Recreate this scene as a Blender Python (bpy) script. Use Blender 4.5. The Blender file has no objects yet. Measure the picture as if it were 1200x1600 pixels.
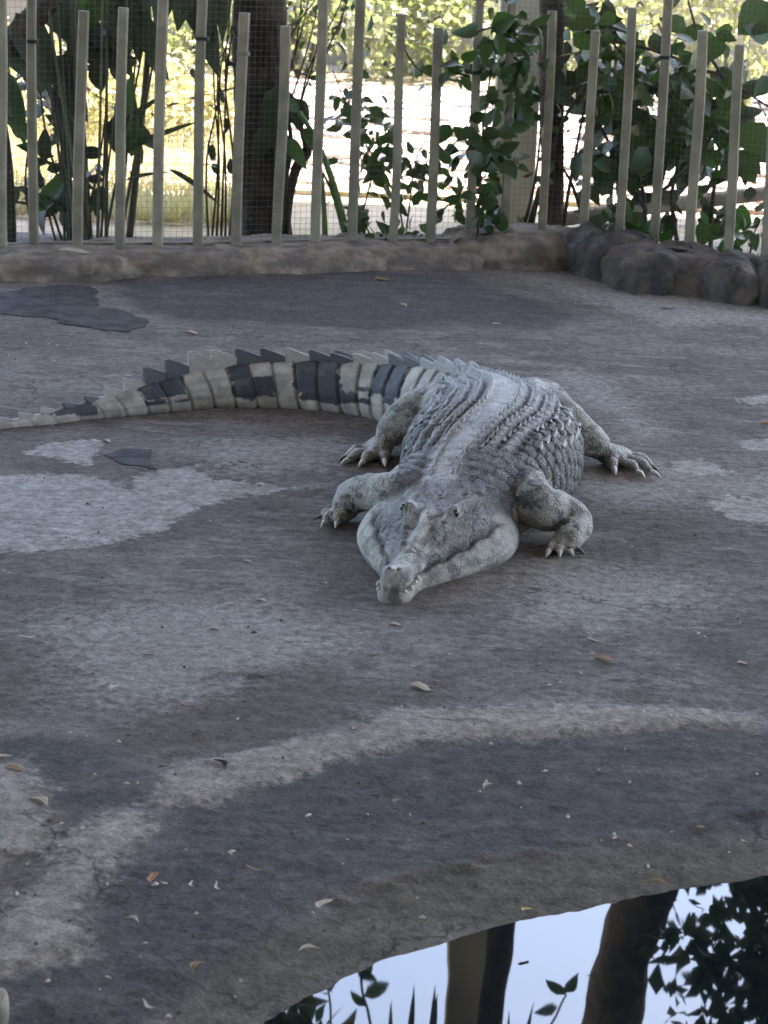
import bpy, math, random
import numpy as np
from mathutils import Vector, Matrix, Quaternion

random.seed(7)
rng = np.random.default_rng(11)
SC = bpy.context.scene
COL = SC.collection

# ------------------------------------------------------------------ camera
FPX, CAM_H = 3400.0, 1.7                      # focal length in photo pixels (1600 tall), eye height
TH, RO = math.radians(15.8), math.radians(2.5)
CF = np.array([0, math.cos(TH), -math.sin(TH)])
CR0 = np.array([1.0, 0, 0]); CU0 = np.array([0, math.sin(TH), math.cos(TH)])
CR = CR0*math.cos(RO) + CU0*math.sin(RO)
CU = CU0*math.cos(RO) - CR0*math.sin(RO)
CC = np.array([0, 0, CAM_H])
cam_d = bpy.data.cameras.new('camera')
cam = bpy.data.objects.new('camera', cam_d); COL.objects.link(cam)
m = Matrix.Identity(4)
for i in range(3):
    m[i][0] = CR[i]; m[i][1] = CU[i]; m[i][2] = -CF[i]; m[i][3] = CC[i]
cam.matrix_world = m
cam_d.sensor_fit = 'VERTICAL'; cam_d.sensor_height = 24.0
cam_d.lens = 24.0*FPX/1600.0
cam_d.clip_start = 0.05; cam_d.clip_end = 2000
cam_d.dof.use_dof = True; cam_d.dof.focus_distance = 5.8; cam_d.dof.aperture_fstop = 7.0
SC.camera = cam

# ------------------------------------------------------------------ sky, sun, exposure
SUN_EL, SUN_AZ = math.radians(62), math.radians(38)   # azimuth clockwise from +Y: light comes from beyond the fence, right
w = bpy.data.worlds.new('World'); SC.world = w; w.use_nodes = True
wt = w.node_tree; wt.nodes.clear()
sky = wt.nodes.new('ShaderNodeTexSky'); sky.sky_type = 'NISHITA'; sky.sun_disc = False
sky.sun_elevation = SUN_EL; sky.sun_rotation = SUN_AZ
sky.air_density = 1.0; sky.dust_density = 2.2; sky.ozone_density = 1.0
bg = wt.nodes.new('ShaderNodeBackground'); bg.inputs['Strength'].default_value = 0.15
wo = wt.nodes.new('ShaderNodeOutputWorld')
wt.links.new(sky.outputs[0], bg.inputs[0]); wt.links.new(bg.outputs[0], wo.inputs[0])
sun_d = bpy.data.lights.new('sun', 'SUN'); sun_d.energy = 5.0; sun_d.angle = math.radians(0.5)
sun_d.color = (1.0, 0.95, 0.87)
sun = bpy.data.objects.new('sun', sun_d); COL.objects.link(sun)
sdir = Vector((math.sin(SUN_AZ)*math.cos(SUN_EL), math.cos(SUN_AZ)*math.cos(SUN_EL), math.sin(SUN_EL)))
sun.rotation_euler = sdir.to_track_quat('Z', 'Y').to_euler()
vs = SC.view_settings
vs.view_transform = 'Standard'; vs.look = 'None'; vs.gamma = 1.0; vs.use_curve_mapping = False
vs.exposure = 2.95

# ------------------------------------------------------------------ helpers
def gp(x, y, z=0.0):
    d = CF + CR*(x-600)/FPX - CU*(y-800)/FPX
    return CC + d*(z-CAM_H)/d[2]
def at(x, y, Y):
    d = CF + CR*(x-600)/FPX - CU*(y-800)/FPX
    return CC + d*Y/d[1]

def _h(ix, iy, iz, seed):
    n = (ix*374761393 + iy*668265263 + iz*2147483647 + seed*974711) & 0xffffffff
    n = ((n ^ (n >> 13))*1274126177) & 0xffffffff
    return ((n ^ (n >> 16)) & 0xffff)/65535.0
def vnoise(p, seed=0):
    p = np.asarray(p, float); i = np.floor(p).astype(np.int64); f = p-i; f = f*f*(3-2*f)
    r = 0
    for dx in (0, 1):
        wx = f[:, 0] if dx else 1-f[:, 0]
        for dy in (0, 1):
            wy = f[:, 1] if dy else 1-f[:, 1]
            for dz in (0, 1):
                wz = f[:, 2] if dz else 1-f[:, 2]
                r = r + wx*wy*wz*_h(i[:, 0]+dx, i[:, 1]+dy, i[:, 2]+dz, seed)
    return r
def fbm(p, oct=4, seed=0):
    p = np.asarray(p, float); a, s, t = 1.0, 0, 0
    for k in range(oct):
        s = s + a*vnoise(p*(2.03**k)+17.3*k, seed+k); t += a; a *= .5
    return s/t
def sstep(a, b, x):
    t = np.clip((x-a)/(b-a), 0, 1); return t*t*(3-2*t)

def crom(P, n):
    """Catmull-Rom through rows of P, n samples per span"""
    P = np.asarray(P, float); Q = np.vstack([2*P[0]-P[1], P, 2*P[-1]-P[-2]]); out = []
    for i in range(1, len(Q)-2):
        a, b, c, d = Q[i-1], Q[i], Q[i+1], Q[i+2]
        for k in range(n):
            t = k/n
            out.append(.5*((2*b)+(c-a)*t+(2*a-5*b+4*c-d)*t*t+(3*b-a-3*c+d)*t**3))
    out.append(P[-1]); return np.array(out)

def grid_faces(nr, nc, wrap=True):
    f = []
    for r in range(nr-1):
        for c in range(nc if wrap else nc-1):
            d = (c+1) % nc
            f.append((r*nc+c, r*nc+d, (r+1)*nc+d, (r+1)*nc+c))
    return f
def loft(rings):
    rings = np.asarray(rings); nr, nc, _ = rings.shape
    v = rings.reshape(-1, 3); f = grid_faces(nr, nc)
    f.append(tuple(range(nc))[::-1]); f.append(tuple((nr-1)*nc+c for c in range(nc)))
    return v, f
def tube(P, R, nc=10, flat=1.0):
    """closed tapered tube through points P with radii R"""
    P = np.asarray(P, float); n = len(P)
    R = np.broadcast_to(np.asarray(R, float), (n,))
    T = np.gradient(P, axis=0); T /= np.linalg.norm(T, axis=1)[:, None]+1e-9
    up = np.array([0, 0, 1.0]) if abs(T[0][2]) < .9 else np.array([1.0, 0, 0])
    rings = []; u = np.cross(T[0], up); u /= np.linalg.norm(u)
    for i in range(n):
        u = u - T[i]*u.dot(T[i]); u /= np.linalg.norm(u); v = np.cross(T[i], u)
        a = np.arange(nc)*2*math.pi/nc
        rings.append(P[i]+R[i]*(np.cos(a)[:, None]*u+flat*np.sin(a)[:, None]*v))
    return loft(rings)
def ctube(P, R, n=6, nc=10, flat=1.0):
    Q = crom(np.column_stack([np.asarray(P, float), np.broadcast_to(np.asarray(R, float), (len(P),))]), n)
    return tube(Q[:, :3], np.maximum(Q[:, 3], 1e-4), nc, flat)
def ball(c, r, n=16, mth=10):
    c = np.asarray(c, float); r = np.broadcast_to(np.asarray(r, float), (3,)); rings = []
    for i in range(1, mth):
        t = math.pi*i/mth; a = np.arange(n)*2*math.pi/n
        rings.append(np.column_stack([np.cos(a)*math.sin(t), np.sin(a)*math.sin(t), np.full(n, -math.cos(t))])*r+c)
    return loft(rings)
class MB:
    def __init__(s): s.v = []; s.f = []; s.n = 0
    def add(s, vf):
        v, f = vf; s.v.append(np.asarray(v, float)); s.f += [tuple(i+s.n for i in q) for q in f]; s.n += len(v); return s
    def box(s, c, d, rot=0.0):
        c = np.asarray(c, float); x, y, z = [q/2 for q in d]
        v = np.array([(sx*x, sy*y, sz*z) for sz in (-1, 1) for sx, sy in ((-1, -1), (1, -1), (1, 1), (-1, 1))])
        cr, sr = math.cos(rot), math.sin(rot)
        v = np.column_stack([v[:, 0]*cr-v[:, 1]*sr, v[:, 0]*sr+v[:, 1]*cr, v[:, 2]])+c
        return s.add((v, [(3, 2, 1, 0), (4, 5, 6, 7), (0, 1, 5, 4), (1, 2, 6, 5), (2, 3, 7, 6), (3, 0, 4, 7)]))
    def get(s): return np.vstack(s.v), s.f

def mesh_of(name, vf, mat=None, smooth=True):
    me = bpy.data.meshes.new(name); v, f = vf
    me.from_pydata(np.asarray(v).tolist(), [], f)
    if mat: me.materials.append(mat)
    if smooth: me.polygons.foreach_set('use_smooth', np.ones(len(me.polygons), bool))
    me.update(); return me
def tag(o, label=None, cat=None, group=None, kind=None):
    if label: o['label'] = label
    if cat: o['category'] = cat
    if group: o['group'] = group
    if kind: o['kind'] = kind
    return o
def empty(name, loc, label, cat, group=None):
    o = bpy.data.objects.new(name, None); COL.objects.link(o); o.location = Vector(loc); o.empty_display_size = .1
    return tag(o, label, cat, group)
def add(name, vf, mat, parent=None, base=None, smooth=True, bevel=0):
    """world-space geometry -> one object; its origin is the parent's (or `base`)"""
    v = np.asarray(vf[0], float)
    org = np.zeros(3)
    p = parent
    while p is not None: org = org+np.array(p.location); p = p.parent
    b = np.array(base, float) if base is not None else org
    me = mesh_of(name, (v-b, vf[1]), mat, smooth)
    o = bpy.data.objects.new(name, me); COL.objects.link(o)
    if parent: o.parent = parent
    o.location = Vector(b-org)
    if bevel:
        md = o.modifiers.new('bevel', 'BEVEL'); md.width = bevel; md.segments = 2; md.limit_method = 'ANGLE'
    return o
def inst(name, me, parent, pos, mat3, scale=1.0):
    """a piece sharing mesh data, child of `parent`; pos in world space; mat3 columns = axes"""
    o = bpy.data.objects.new(name, me); COL.objects.link(o); o.parent = parent
    org = np.zeros(3); p = parent
    while p is not None: org = org+np.array(p.location); p = p.parent
    s = np.broadcast_to(np.asarray(scale, float), (3,))
    M = Matrix.Identity(4)
    for i in range(3):
        for j in range(3): M[i][j] = float(mat3[i][j]*s[j])
        M[i][3] = float(pos[i]-org[i])
    o.matrix_local = M
    return o
def axes(d, n):
    """columns x,y,z with y along d and z near n"""
    d = np.asarray(d, float); d = d/np.linalg.norm(d); n = np.asarray(n, float)
    x = np.cross(d, n)
    if np.linalg.norm(x) < 1e-4: x = np.cross(d, [1, .3, .2])
    x /= np.linalg.norm(x); z = np.cross(x, d)
    return np.column_stack([x, d, z])

# ------------------------------------------------------------------ materials
class NT:
    def __init__(s, name):
        s.m = bpy.data.materials.new(name); s.m.use_nodes = True; s.t = s.m.node_tree; s.t.nodes.clear()
        s.out = s.t.nodes.new('ShaderNodeOutputMaterial')
        s.b = s.t.nodes.new('ShaderNodeBsdfPrincipled'); s.l(s.b.outputs[0], s.out.inputs[0])
    def l(s, a, b): s.t.links.new(a, b)
    def n(s, typ, **k):
        q = s.t.nodes.new(typ)
        for a, v in k.items(): setattr(q, a, v)
        return q
    def put(s, sock, v):
        if hasattr(v, 'is_linked') or isinstance(v, bpy.types.NodeSocket): s.l(v, sock)
        else: sock.default_value = (*v, 1) if isinstance(v, tuple) and len(v) == 3 and sock.type == 'RGBA' else v
    def coord(s, kind='Object'): return s.n('ShaderNodeTexCoord').outputs[kind]
    def mapping(s, vec, scale=(1, 1, 1), loc=(0, 0, 0)):
        q = s.n('ShaderNodeMapping'); s.l(vec, q.inputs[0]); q.inputs['Scale'].default_value = scale; q.inputs['Location'].default_value = loc
        return q.outputs[0]
    def noise(s, vec, scale, det=4, rough=.55, out='Fac', dist=0.0):
        q = s.n('ShaderNodeTexNoise'); s.l(vec, q.inputs['Vector']); q.inputs['Scale'].default_value = scale
        q.inputs['Detail'].default_value = det; q.inputs['Roughness'].default_value = rough; q.inputs['Distortion'].default_value = dist
        return q.outputs[out]
    def vor(s, vec, scale, feature='F1', out='Distance', rnd=1.0):
        q = s.n('ShaderNodeTexVoronoi'); q.feature = feature; s.l(vec, q.inputs['Vector']); q.inputs['Scale'].default_value = scale
        q.inputs['Randomness'].default_value = rnd; return q.outputs[out]
    def math(s, op, a, b=None, c=None, clamp=False):
        q = s.n('ShaderNodeMath', operation=op); q.use_clamp = clamp
        for i, v in enumerate((a, b, c)):
            if v is not None: s.put(q.inputs[i], v)
        return q.outputs[0]
    def ramp(s, f, a, b, lo=0.0, hi=1.0):
        q = s.n('ShaderNodeMapRange'); q.interpolation_type = 'SMOOTHSTEP'; s.l(f, q.inputs[0])
        for i, v in zip((1, 2, 3, 4), (a, b, lo, hi)): q.inputs[i].default_value = v
        return q.outputs[0]
    def mix(s, f, a, b, mode='MIX'):
        q = s.n('ShaderNodeMix', data_type='RGBA', blend_type=mode)
        s.put(q.inputs[0], f); s.put(q.inputs[6], a); s.put(q.inputs[7], b); return q.outputs[2]
    def attr(s, name, out='Fac'): q = s.n('ShaderNodeAttribute'); q.attribute_name = name; return q.outputs[out]
    def rand(s): return s.n('ShaderNodeObjectInfo').outputs['Random']
    def bump(s, h, strength=.5, dist=.01):
        q = s.n('ShaderNodeBump'); q.inputs['Strength'].default_value = strength; q.inputs['Distance'].default_value = dist
        s.l(h, q.inputs['Height']); return q.outputs[0]
    def fin(s, col=None, rough=None, nrm=None, spec=None):
        if col is not None: s.put(s.b.inputs['Base Color'], col)
        if rough is not None: s.put(s.b.inputs['Roughness'], rough)
        if nrm is not None: s.l(nrm, s.b.inputs['Normal'])
        if spec is not None: s.b.inputs['Specular IOR Level'].default_value = spec
        return s.m

def mat_rough(name, c1, c2, scale=6, rough=.8, bump=.4, fine=60, rndv=.0, spec=.3, dist=.01):
    q = NT(name); c = q.coord()
    f = q.ramp(q.noise(c, scale, 6, .6), .35, .65); col = q.mix(f, c1, c2)
    g = q.noise(c, fine, 5, .65)
    col = q.mix(.35, col, q.mix(g, (0.25, 0.25, 0.25), (1, 1, 1)), 'MULTIPLY') if True else col
    if rndv: col = q.mix(1.0, col, q.mix(q.rand(), (1-rndv,)*3, (1+rndv,)*3), 'MULTIPLY')
    h = q.math('ADD', q.math('MULTIPLY', q.noise(c, scale*2, 6, .6), .7), q.math('MULTIPLY', g, .3))
    return q.fin(col, rough, q.bump(h, bump, dist), spec)

def mat_leaf(name, c1, c2, trans=.35, rough=.4):
    tint = (1.0, .95, .88) if 'litter' in name else (1.0, 1.15, .5)
    q = NT(name); c = q.coord('Object')
    col = q.mix(q.rand(), c1, c2)
    col = q.mix(q.ramp(q.noise(c, 25, 3), .3, .7, 0, .35), col, tuple(v*.6 for v in c1))
    q.put(q.b.inputs['Base Color'], col); q.b.inputs['Roughness'].default_value = rough
    t = q.n('ShaderNodeBsdfTranslucent'); q.l(q.mix(1.0, col, tint, 'MULTIPLY'), t.inputs[0])
    ms = q.n('ShaderNodeMixShader'); ms.inputs[0].default_value = trans
    q.l(q.b.outputs[0], ms.inputs[1]); q.l(t.outputs[0], ms.inputs[2]); q.l(ms.outputs[0], q.out.inputs[0])
    return q.m

M = {}
def concrete():
    q = NT('weathered_concrete'); c = q.coord()
    n1 = q.noise(c, 1.3, 5, .6); n2 = q.noise(c, 5.5, 6, .65); n3 = q.noise(c, 34, 5, .7); n4 = q.noise(c, 120, 3, .7)
    streak = q.noise(q.mapping(c, (1.0, 3.5, 1)), 3.2, 6, .62, dist=.6)
    base = q.mix(q.ramp(n1, .35, .65), (.118, .106, .100), (.190, .174, .166))
    base = q.mix(q.ramp(n2, .38, .68, 0, .6), base, (.085, .075, .071))
    base = q.mix(q.ramp(streak, .50, .70, 0, .6), base, (.25, .235, .225))
    st2 = q.noise(q.mapping(c, (1.0, 2.6, 1)), 9.0, 5, .65, dist=.8); base = q.mix(q.ramp(st2, .52, .66, 0, .6), base, (.075, .066, .062))
    nz = q.math('ADD', q.math('MULTIPLY', q.math('SUBTRACT', n2, .5), .85), q.math('MULTIPLY', q.math('SUBTRACT', n3, .5), .55))
    def m(name, k=1.0, a=.42, b=.58): return q.ramp(q.math('ADD', q.attr(name), q.math('MULTIPLY', nz, k)), a, b)
    base = q.mix(q.math('MULTIPLY', m('brown', .7, .3, .75), .7), base, (.098, .080, .072))
    base = q.mix(q.math('MULTIPLY', m('pale_dry', 1.1, .3, .85), .6), base, (.31, .30, .29))  # soft pale patches of drier concrete
    base = q.mix(q.math('MULTIPLY', m('wet', .8, .34, .72), q.ramp(q.noise(q.mapping(c, (1, 2.2, 1)), 6, 6, .7), .3, .7, .5, .95)), base, (.060, .058, .061))
    base = q.mix(q.math('MULTIPLY', m('arc', 1.3, .32, .66), q.ramp(q.noise(c, 14, 5, .7), .3, .7, .45, .95)), base, (.30, .272, .245))
    base = q.mix(q.math('MULTIPLY', m('dry', 1.0, .42, .60), q.ramp(q.noise(c, 11, 5, .65), .3, .7, .35, .85)), base, (.39, .38, .365))
    base = q.mix(q.math('MULTIPLY', m('algae', .8, .35, .7), .7), base, (.095, .085, .064))
    g = q.math('ADD', q.math('MULTIPLY', n3, .6), q.math('MULTIPLY', n4, .4))
    col = q.mix(.85, base, q.mix(q.ramp(g, .30, .70), (.42, .41, .41), (1.55, 1.53, 1.50)), 'MULTIPLY')
    pit = q.ramp(q.vor(c, 42), .0, .16)
    spots = q.math('MULTIPLY', q.math('SUBTRACT', 1.0, pit), q.ramp(q.noise(c, 7, 2), .52, .62))
    col = q.mix(q.math('MULTIPLY', spots, .6), col, (.06, .055, .05))
    gr = q.ramp(q.vor(c, 130), .10, .34, 0, 1); col = q.mix(.35, col, q.mix(gr, (1.35, 1.33, 1.3), (.82, .82, .82)), 'MULTIPLY')
    wv_n = q.n('ShaderNodeVectorMath', operation='MULTIPLY_ADD'); q.l(q.noise(c, 6, 4, .6, 'Color'), wv_n.inputs[0]); wv_n.inputs[1].default_value = (.35, .35, .35); q.l(c, wv_n.inputs[2])
    crack = q.math('MULTIPLY', q.ramp(q.vor(wv_n.outputs[0], .9, 'DISTANCE_TO_EDGE'), .0, .009, 1, 0), q.ramp(q.noise(c, 1.1, 2), .50, .60))
    col = q.mix(q.math('MULTIPLY', crack, .75), col, (.035, .032, .03))
    h = q.math('ADD', q.math('MULTIPLY', n3, .5), q.math('ADD', q.math('MULTIPLY', n4, .25), q.math('MULTIPLY', n2, .8)))
    rough = .9
    return q.fin(col, rough, q.bump(h, .8, .014), .12)
M['concrete'] = concrete()
M['rock'] = mat_rough('tan_rock', (.33, .275, .22), (.14, .12, .105), 9, .9, .8, 34, .1, .2, .02)
M['dark_rock'] = mat_rough('dark_wet_rock', (.045, .042, .042), (.13, .105, .09), 7, .75, 1.0, 34, .1, .3, .03)
M['sheet'] = mat_rough('dark_sheet', (.026, .027, .030), (.075, .073, .074), 9, .85, .8, 34, 0, .15, .008)
M['picket'] = mat_rough('picket_paint', (.29, .27, .205), (.20, .185, .14), 9, .6, .15, 70, .14, .35, .002)
M['wire'] = mat_rough('wire', (.17, .165, .15), (.12, .12, .11), 30, .6, .05, 60)
M['tie'] = mat_rough('black_tie', (.02, .02, .022), (.03, .03, .03), 30, .6, .1, 60)
M['rail'] = mat_rough('bottom_rail', (.22, .21, .17), (.15, .14, .12), 8, .7, .3, 60)
M['bark'] = mat_rough('dark_bark', (.085, .07, .058), (.045, .038, .034), 10, .9, 1.0, 40, .1, .15, .03)
M['bark2'] = mat_rough('grey_bark', (.20, .165, .13), (.11, .09, .075), 8, .9, 1.0, 40, .1, .15, .03)
M['twig'] = mat_rough('twig_bark', (.085, .065, .05), (.04, .032, .027), 14, .85, .4, 60, .2, .2)
M['cane'] = mat_rough('cane', (.06, .075, .035), (.055, .045, .032), 12, .5, .2, 60, .35, .35)
M['green_stem'] = mat_rough('green_stem', (.12, .22, .045), (.07, .12, .04), 8, .4, .2, 60, .1, .4)
M['log'] = mat_rough('log', (.20, .17, .13), (.12, .10, .08), 8, .85, .6, 50)
M['plaster'] = mat_rough('cream_plaster', (.60, .56, .44), (.50, .46, .36), 3, .8, .2, 60, 0, .2, .004)
M['wall'] = mat_rough('garden_wall', (.42, .37, .29), (.30, .27, .22), 2, .85, .4, 30, 0, .2)
M['flag'] = mat_rough('flagstone', (.60, .50, .48), (.36, .31, .33), 5, .85, .5, 30, .35, .2)
M['shade_roof'] = mat_rough('roof_sheet', (.20, .19, .18), (.15, .145, .14), 2, .7, .1, 30)
M['leaf'] = mat_leaf('shrub_leaf', (.030, .055, .022), (.055, .095, .032))
M['leaf2'] = mat_leaf('broad_leaf', (.038, .075, .028), (.05, .10, .03), .4, .35)
M['leaf_dark'] = mat_leaf('dark_leaf', (.022, .034, .02), (.03, .045, .024), .2, .5)
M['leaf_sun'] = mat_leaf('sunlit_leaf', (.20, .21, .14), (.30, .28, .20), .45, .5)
M['grass'] = mat_leaf('dry_grass', (.42, .37, .25), (.54, .43, .36), .4, .6)
M['litter'] = mat_leaf('dry_litter', (.30, .20, .12), (.42, .30, .20), .2, .7)
M['litter_pale'] = mat_leaf('dry_litter_pale', (.50, .43, .34), (.62, .56, .49), .2, .7)
M['litter_dark'] = mat_leaf('dry_litter_dark', (.055, .042, .034), (.09, .07, .055), .1, .7)
M['litter_yellow'] = mat_leaf('yellow_litter', (.52, .43, .16), (.55, .42, .2), .2, .6)
M['litter_rust'] = mat_leaf('rust_litter', (.38, .16, .06), (.42, .2, .08), .2, .6)

def water_mat():
    q = NT('pool_water'); c = q.coord()
    q.b.inputs['Base Color'].default_value = (.006, .009, .011, 1); q.b.inputs['Roughness'].default_value = .015
    q.b.inputs['IOR'].default_value = 1.7
    h = q.noise(c, 2.5, 2, .4)
    q.l(q.bump(h, .05, .02), q.b.inputs['Normal']); return q.m
M['water'] = water_mat()

def far_mat():
    q = NT('far_ground_soil'); c = q.coord()
    n = q.noise(c, .6, 6, .6); f = q.noise(c, 9, 6, .7)
    col = q.mix(q.ramp(n, .42, .6), (.44, .39, .33), (.34, .31, .2))
    col = q.mix(q.math('MULTIPLY', q.ramp(f, .42, .62), .6), col, (.30, .21, .15))
    return q.fin(col, .9, q.bump(f, .5, .04), .2)
M['far'] = far_mat()

# ------------------------------------------------------------------ ground: enclosure slab with the pool's edge
SHORE_PX = [(330, 1650), (410, 1600), (480, 1562), (560, 1530), (640, 1496), (700, 1476), (810, 1446), (880, 1430), (955, 1411), (1060, 1391), (1130, 1378), (1200, 1366), (1300, 1350)]
WZ = -0.05
shore = np.array([gp(x, y, WZ)[:2] for x, y in SHORE_PX])
shore = np.vstack([[shore[0][0]-.35, shore[0][1]-.25], [-.9, 2.2]][::-1] + [shore] + [[[1.6, 4.0]], [[3.4, 4.15]], [[5, 4.2]]])
shore = crom(shore, 6)
def seg_dist(P, poly, closed=False):
    n = len(poly); d = np.full(len(P), 1e9); side = np.zeros(len(P))
    for i in range(n if closed else n-1):
        a, b = poly[i], poly[(i+1) % n]; ab = b-a
        t = np.clip(((P-a)@ab)/(ab@ab+1e-12), 0, 1); q = a+t[:, None]*ab
        dd = np.linalg.norm(P-q, axis=1); m_ = dd < d; d = np.where(m_, dd, d)
        cr = ab[0]*(P[:, 1]-a[1])-ab[1]*(P[:, 0]-a[0]); side = np.where(m_, np.sign(cr), side)
    return d, side
def inside(P, poly):
    r = np.zeros(len(P), bool); n = len(poly)
    for i in range(n):
        a, b = poly[i], poly[(i+1) % n]
        c = (a[1] > P[:, 1]) != (b[1] > P[:, 1])
        x = (b[0]-a[0])*(P[:, 1]-a[1])/(b[1]-a[1]+1e-12)+a[0]
        r ^= c & (P[:, 0] < x)
    return r
def sdmask(P, px, W=.12):
    poly = np.array([gp(x, y)[:2] for x, y in px]); d, _ = seg_dist(P, poly, True)
    d = np.where(inside(P, poly), d, -d); return np.clip(.5+d/(2*W), 0, 1)
X0, X1, Y0, Y1 = -4.5, 4.5, -4.0, 10.9
xs = np.concatenate([np.linspace(X0, -2.3, 12)[:-1], np.arange(-2.3, 2.3, .018), np.linspace(2.3, X1, 12)])
ys = np.concatenate([np.linspace(Y0, 2.7, 24)[:-1], np.arange(2.7, 6.0, .0135), np.arange(6.0, 10.4, .024), np.linspace(10.41, Y1, 8)])
GX, GY = np.meshgrid(xs, ys); P2 = np.column_stack([GX.ravel(), GY.ravel()])
dsh, side = seg_dist(P2, shore); sd = dsh*side          # + on land
P3 = np.column_stack([P2, np.zeros(len(P2))])
nb = fbm(P3*1.1, 4, 3)-.5; ns = fbm(P3*9, 4, 5)-.5; nf = fbm(P3*38, 3, 9)-.5
sdw = sd+.05*(fbm(P3*5, 3, 21)-.5)+.02*(fbm(P3*24, 2, 22)-.5)
Z = np.interp(sdw, [-3, -.8, -.25, 0, .06, .15, .22, .40, .65, .95], [-.8, -.5, -.2, -.05, -.043, -.033, -.026, -.016, -.006, 0])
ridge = np.exp(-((sdw-.205)/.035)**2)
Z = Z+ridge*sstep(.42, .6, fbm(P3*2.2, 3, 71))*(.002+.022*ns+.022*nf)+.024*nb*sstep(.3, 1.2, sd)+.006*ns*sstep(-.1, .1, sd)+.0035*nf*sstep(0, .1, sd)
DRY = [[(-60, 745), (60, 741), (130, 742), (200, 762), (240, 737), (290, 728), (340, 752), (420, 756), (510, 762), (420, 770), (350, 782), (300, 800), (260, 826), (200, 838), (130, 855), (0, 860), (-60, 860)],
       [(60, 690), (150, 688), (160, 705), (140, 728), (90, 715), (40, 712)],
       [(180, 775), (240, 765), (290, 780), (240, 798), (190, 793)],
       [(1050, 722), (1095, 714), (1136, 738), (1090, 744), (1055, 738)],
       [(1085, 780), (1140, 776), (1260, 775), (1260, 812), (1195, 820), (1140, 812), (1120, 795)],
       [(1150, 690), (1260, 684), (1260, 702), (1180, 703)],
       [(1155, 622), (1260, 614), (1260, 632), (1170, 634)]]
ARC = [[(238, 1250), (252, 1205), (330, 1186), (400, 1170), (500, 1146), (600, 1122), (700, 1106), (860, 1100), (980, 1106), (1100, 1108), (1190, 1118), (1180, 1134), (1080, 1130), (980, 1136), (860, 1146), (760, 1146), (640, 1166), (520, 1186), (430, 1216), (330, 1248)],
       [(140, 1284), (200, 1264), (247, 1286), (205, 1322), (160, 1360), (138, 1400), (134, 1470), (70, 1484), (0, 1505), (-60, 1520), (-60, 1470), (0, 1440), (50, 1390), (95, 1330)],
       [(-60, 1215), (30, 1190), (70, 1230), (80, 1290), (40, 1330), (-60, 1350)]]
PALE_DRY = [[(790, 890), (860, 872), (1100, 905), (1130, 935), (1060, 965), (940, 985), (820, 970)],
        [(730, 420), (930, 428), (1030, 450), (1200, 478), (1260, 490), (1260, 505), (1130, 505), (1040, 512), (960, 485), (880, 455)],
        [(880, 735), (1000, 712), (1150, 740), (1260, 735), (1260, 790), (1080, 782), (960, 795), (900, 775)],
        [(60, 960), (200, 945), (420, 940), (560, 1010), (420, 1060), (180, 1120), (90, 1100)],
        [(840, 600), (900, 575), (960, 600), (1040, 680), (1000, 700), (930, 640)],
        [(300, 690), (520, 680), (560, 700), (520, 745), (330, 745)]]
WET = [[(-80, 1170), (90, 1135), (200, 1178), (258, 1215), (245, 1262), (180, 1262), (120, 1290), (60, 1250), (20, 1185), (-80, 1230)],
       [(-80, 1515), (60, 1490), (136, 1476), (140, 1405), (165, 1362), (210, 1322), (262, 1262), (340, 1248), (430, 1218), (520, 1188), (640, 1168), (760, 1148), (860, 1148), (980, 1138), (1080, 1132), (1260, 1140), (1260, 1285), (900, 1310), (640, 1345), (430, 1440), (250, 1560), (100, 1640), (-80, 1640)],
       [(170, 436), (330, 432), (560, 424), (720, 432), (840, 470), (905, 490), (860, 516), (700, 505), (600, 518), (420, 505), (300, 500), (220, 490)]]
BROWN = [[(-60, 1000), (300, 990), (560, 1040), (520, 1140), (300, 1190), (220, 1180), (100, 1130), (-60, 1120)],
         [(-60, 1230), (80, 1230), (160, 1270), (60, 1380), (-60, 1420)],
         [(-60, 690), (140, 690), (240, 735), (60, 742), (-60, 742)]]
ALGAE = [[(200, 1640), (330, 1500), (430, 1440), (520, 1395), (640, 1342), (900, 1308), (1260, 1285), (1260, 1325), (1000, 1355), (840, 1395), (640, 1440), (500, 1500), (400, 1560), (300, 1640)]]
far_k = np.clip(P2[:, 1]/6, .6, 1.6)
def layer(polys, W): return np.max([sdmask(P2, p, W) for p in polys], axis=0)
zt = Z.copy()
attrs = {'dry': layer(DRY, .10), 'arc': layer(ARC, .09), 'pale_dry': layer(PALE_DRY, .22), 'wet': layer(WET, .14), 'brown': layer(BROWN, .25), 'algae': layer(ALGAE, .07)}
arc_s = sstep(.42, .58, attrs['arc']); Z = Z + .006*arc_s
slab = mesh_of('enclosure_ground', (np.column_stack([P2, Z]), grid_faces(len(ys), len(xs), False)), M['concrete'])
for k, a in attrs.items():
    at_ = slab.attributes.new(k, 'FLOAT', 'POINT'); at_.data.foreach_set('value', a.astype(np.float32))
o = bpy.data.objects.new('enclosure_ground', slab); COL.objects.link(o); tag(o, kind='structure')
def gz(x, y):
    i = np.clip(np.searchsorted(xs, x)-1, 0, len(xs)-2); j = np.clip(np.searchsorted(ys, y)-1, 0, len(ys)-2)
    return float(max(Z[j*len(xs)+i], Z[j*len(xs)+i+1], Z[(j+1)*len(xs)+i], Z[(j+1)*len(xs)+i+1]))
# water
wv = np.array([(-2.5, -3.9, WZ), (4.4, -3.9, WZ), (4.4, 4.3, WZ), (-2.5, 4.3, WZ)])
o = bpy.data.objects.new('pool_water', mesh_of('pool_water', (wv, [(0, 1, 2, 3)]), M['water'])); COL.objects.link(o); tag(o, kind='structure')
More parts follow.
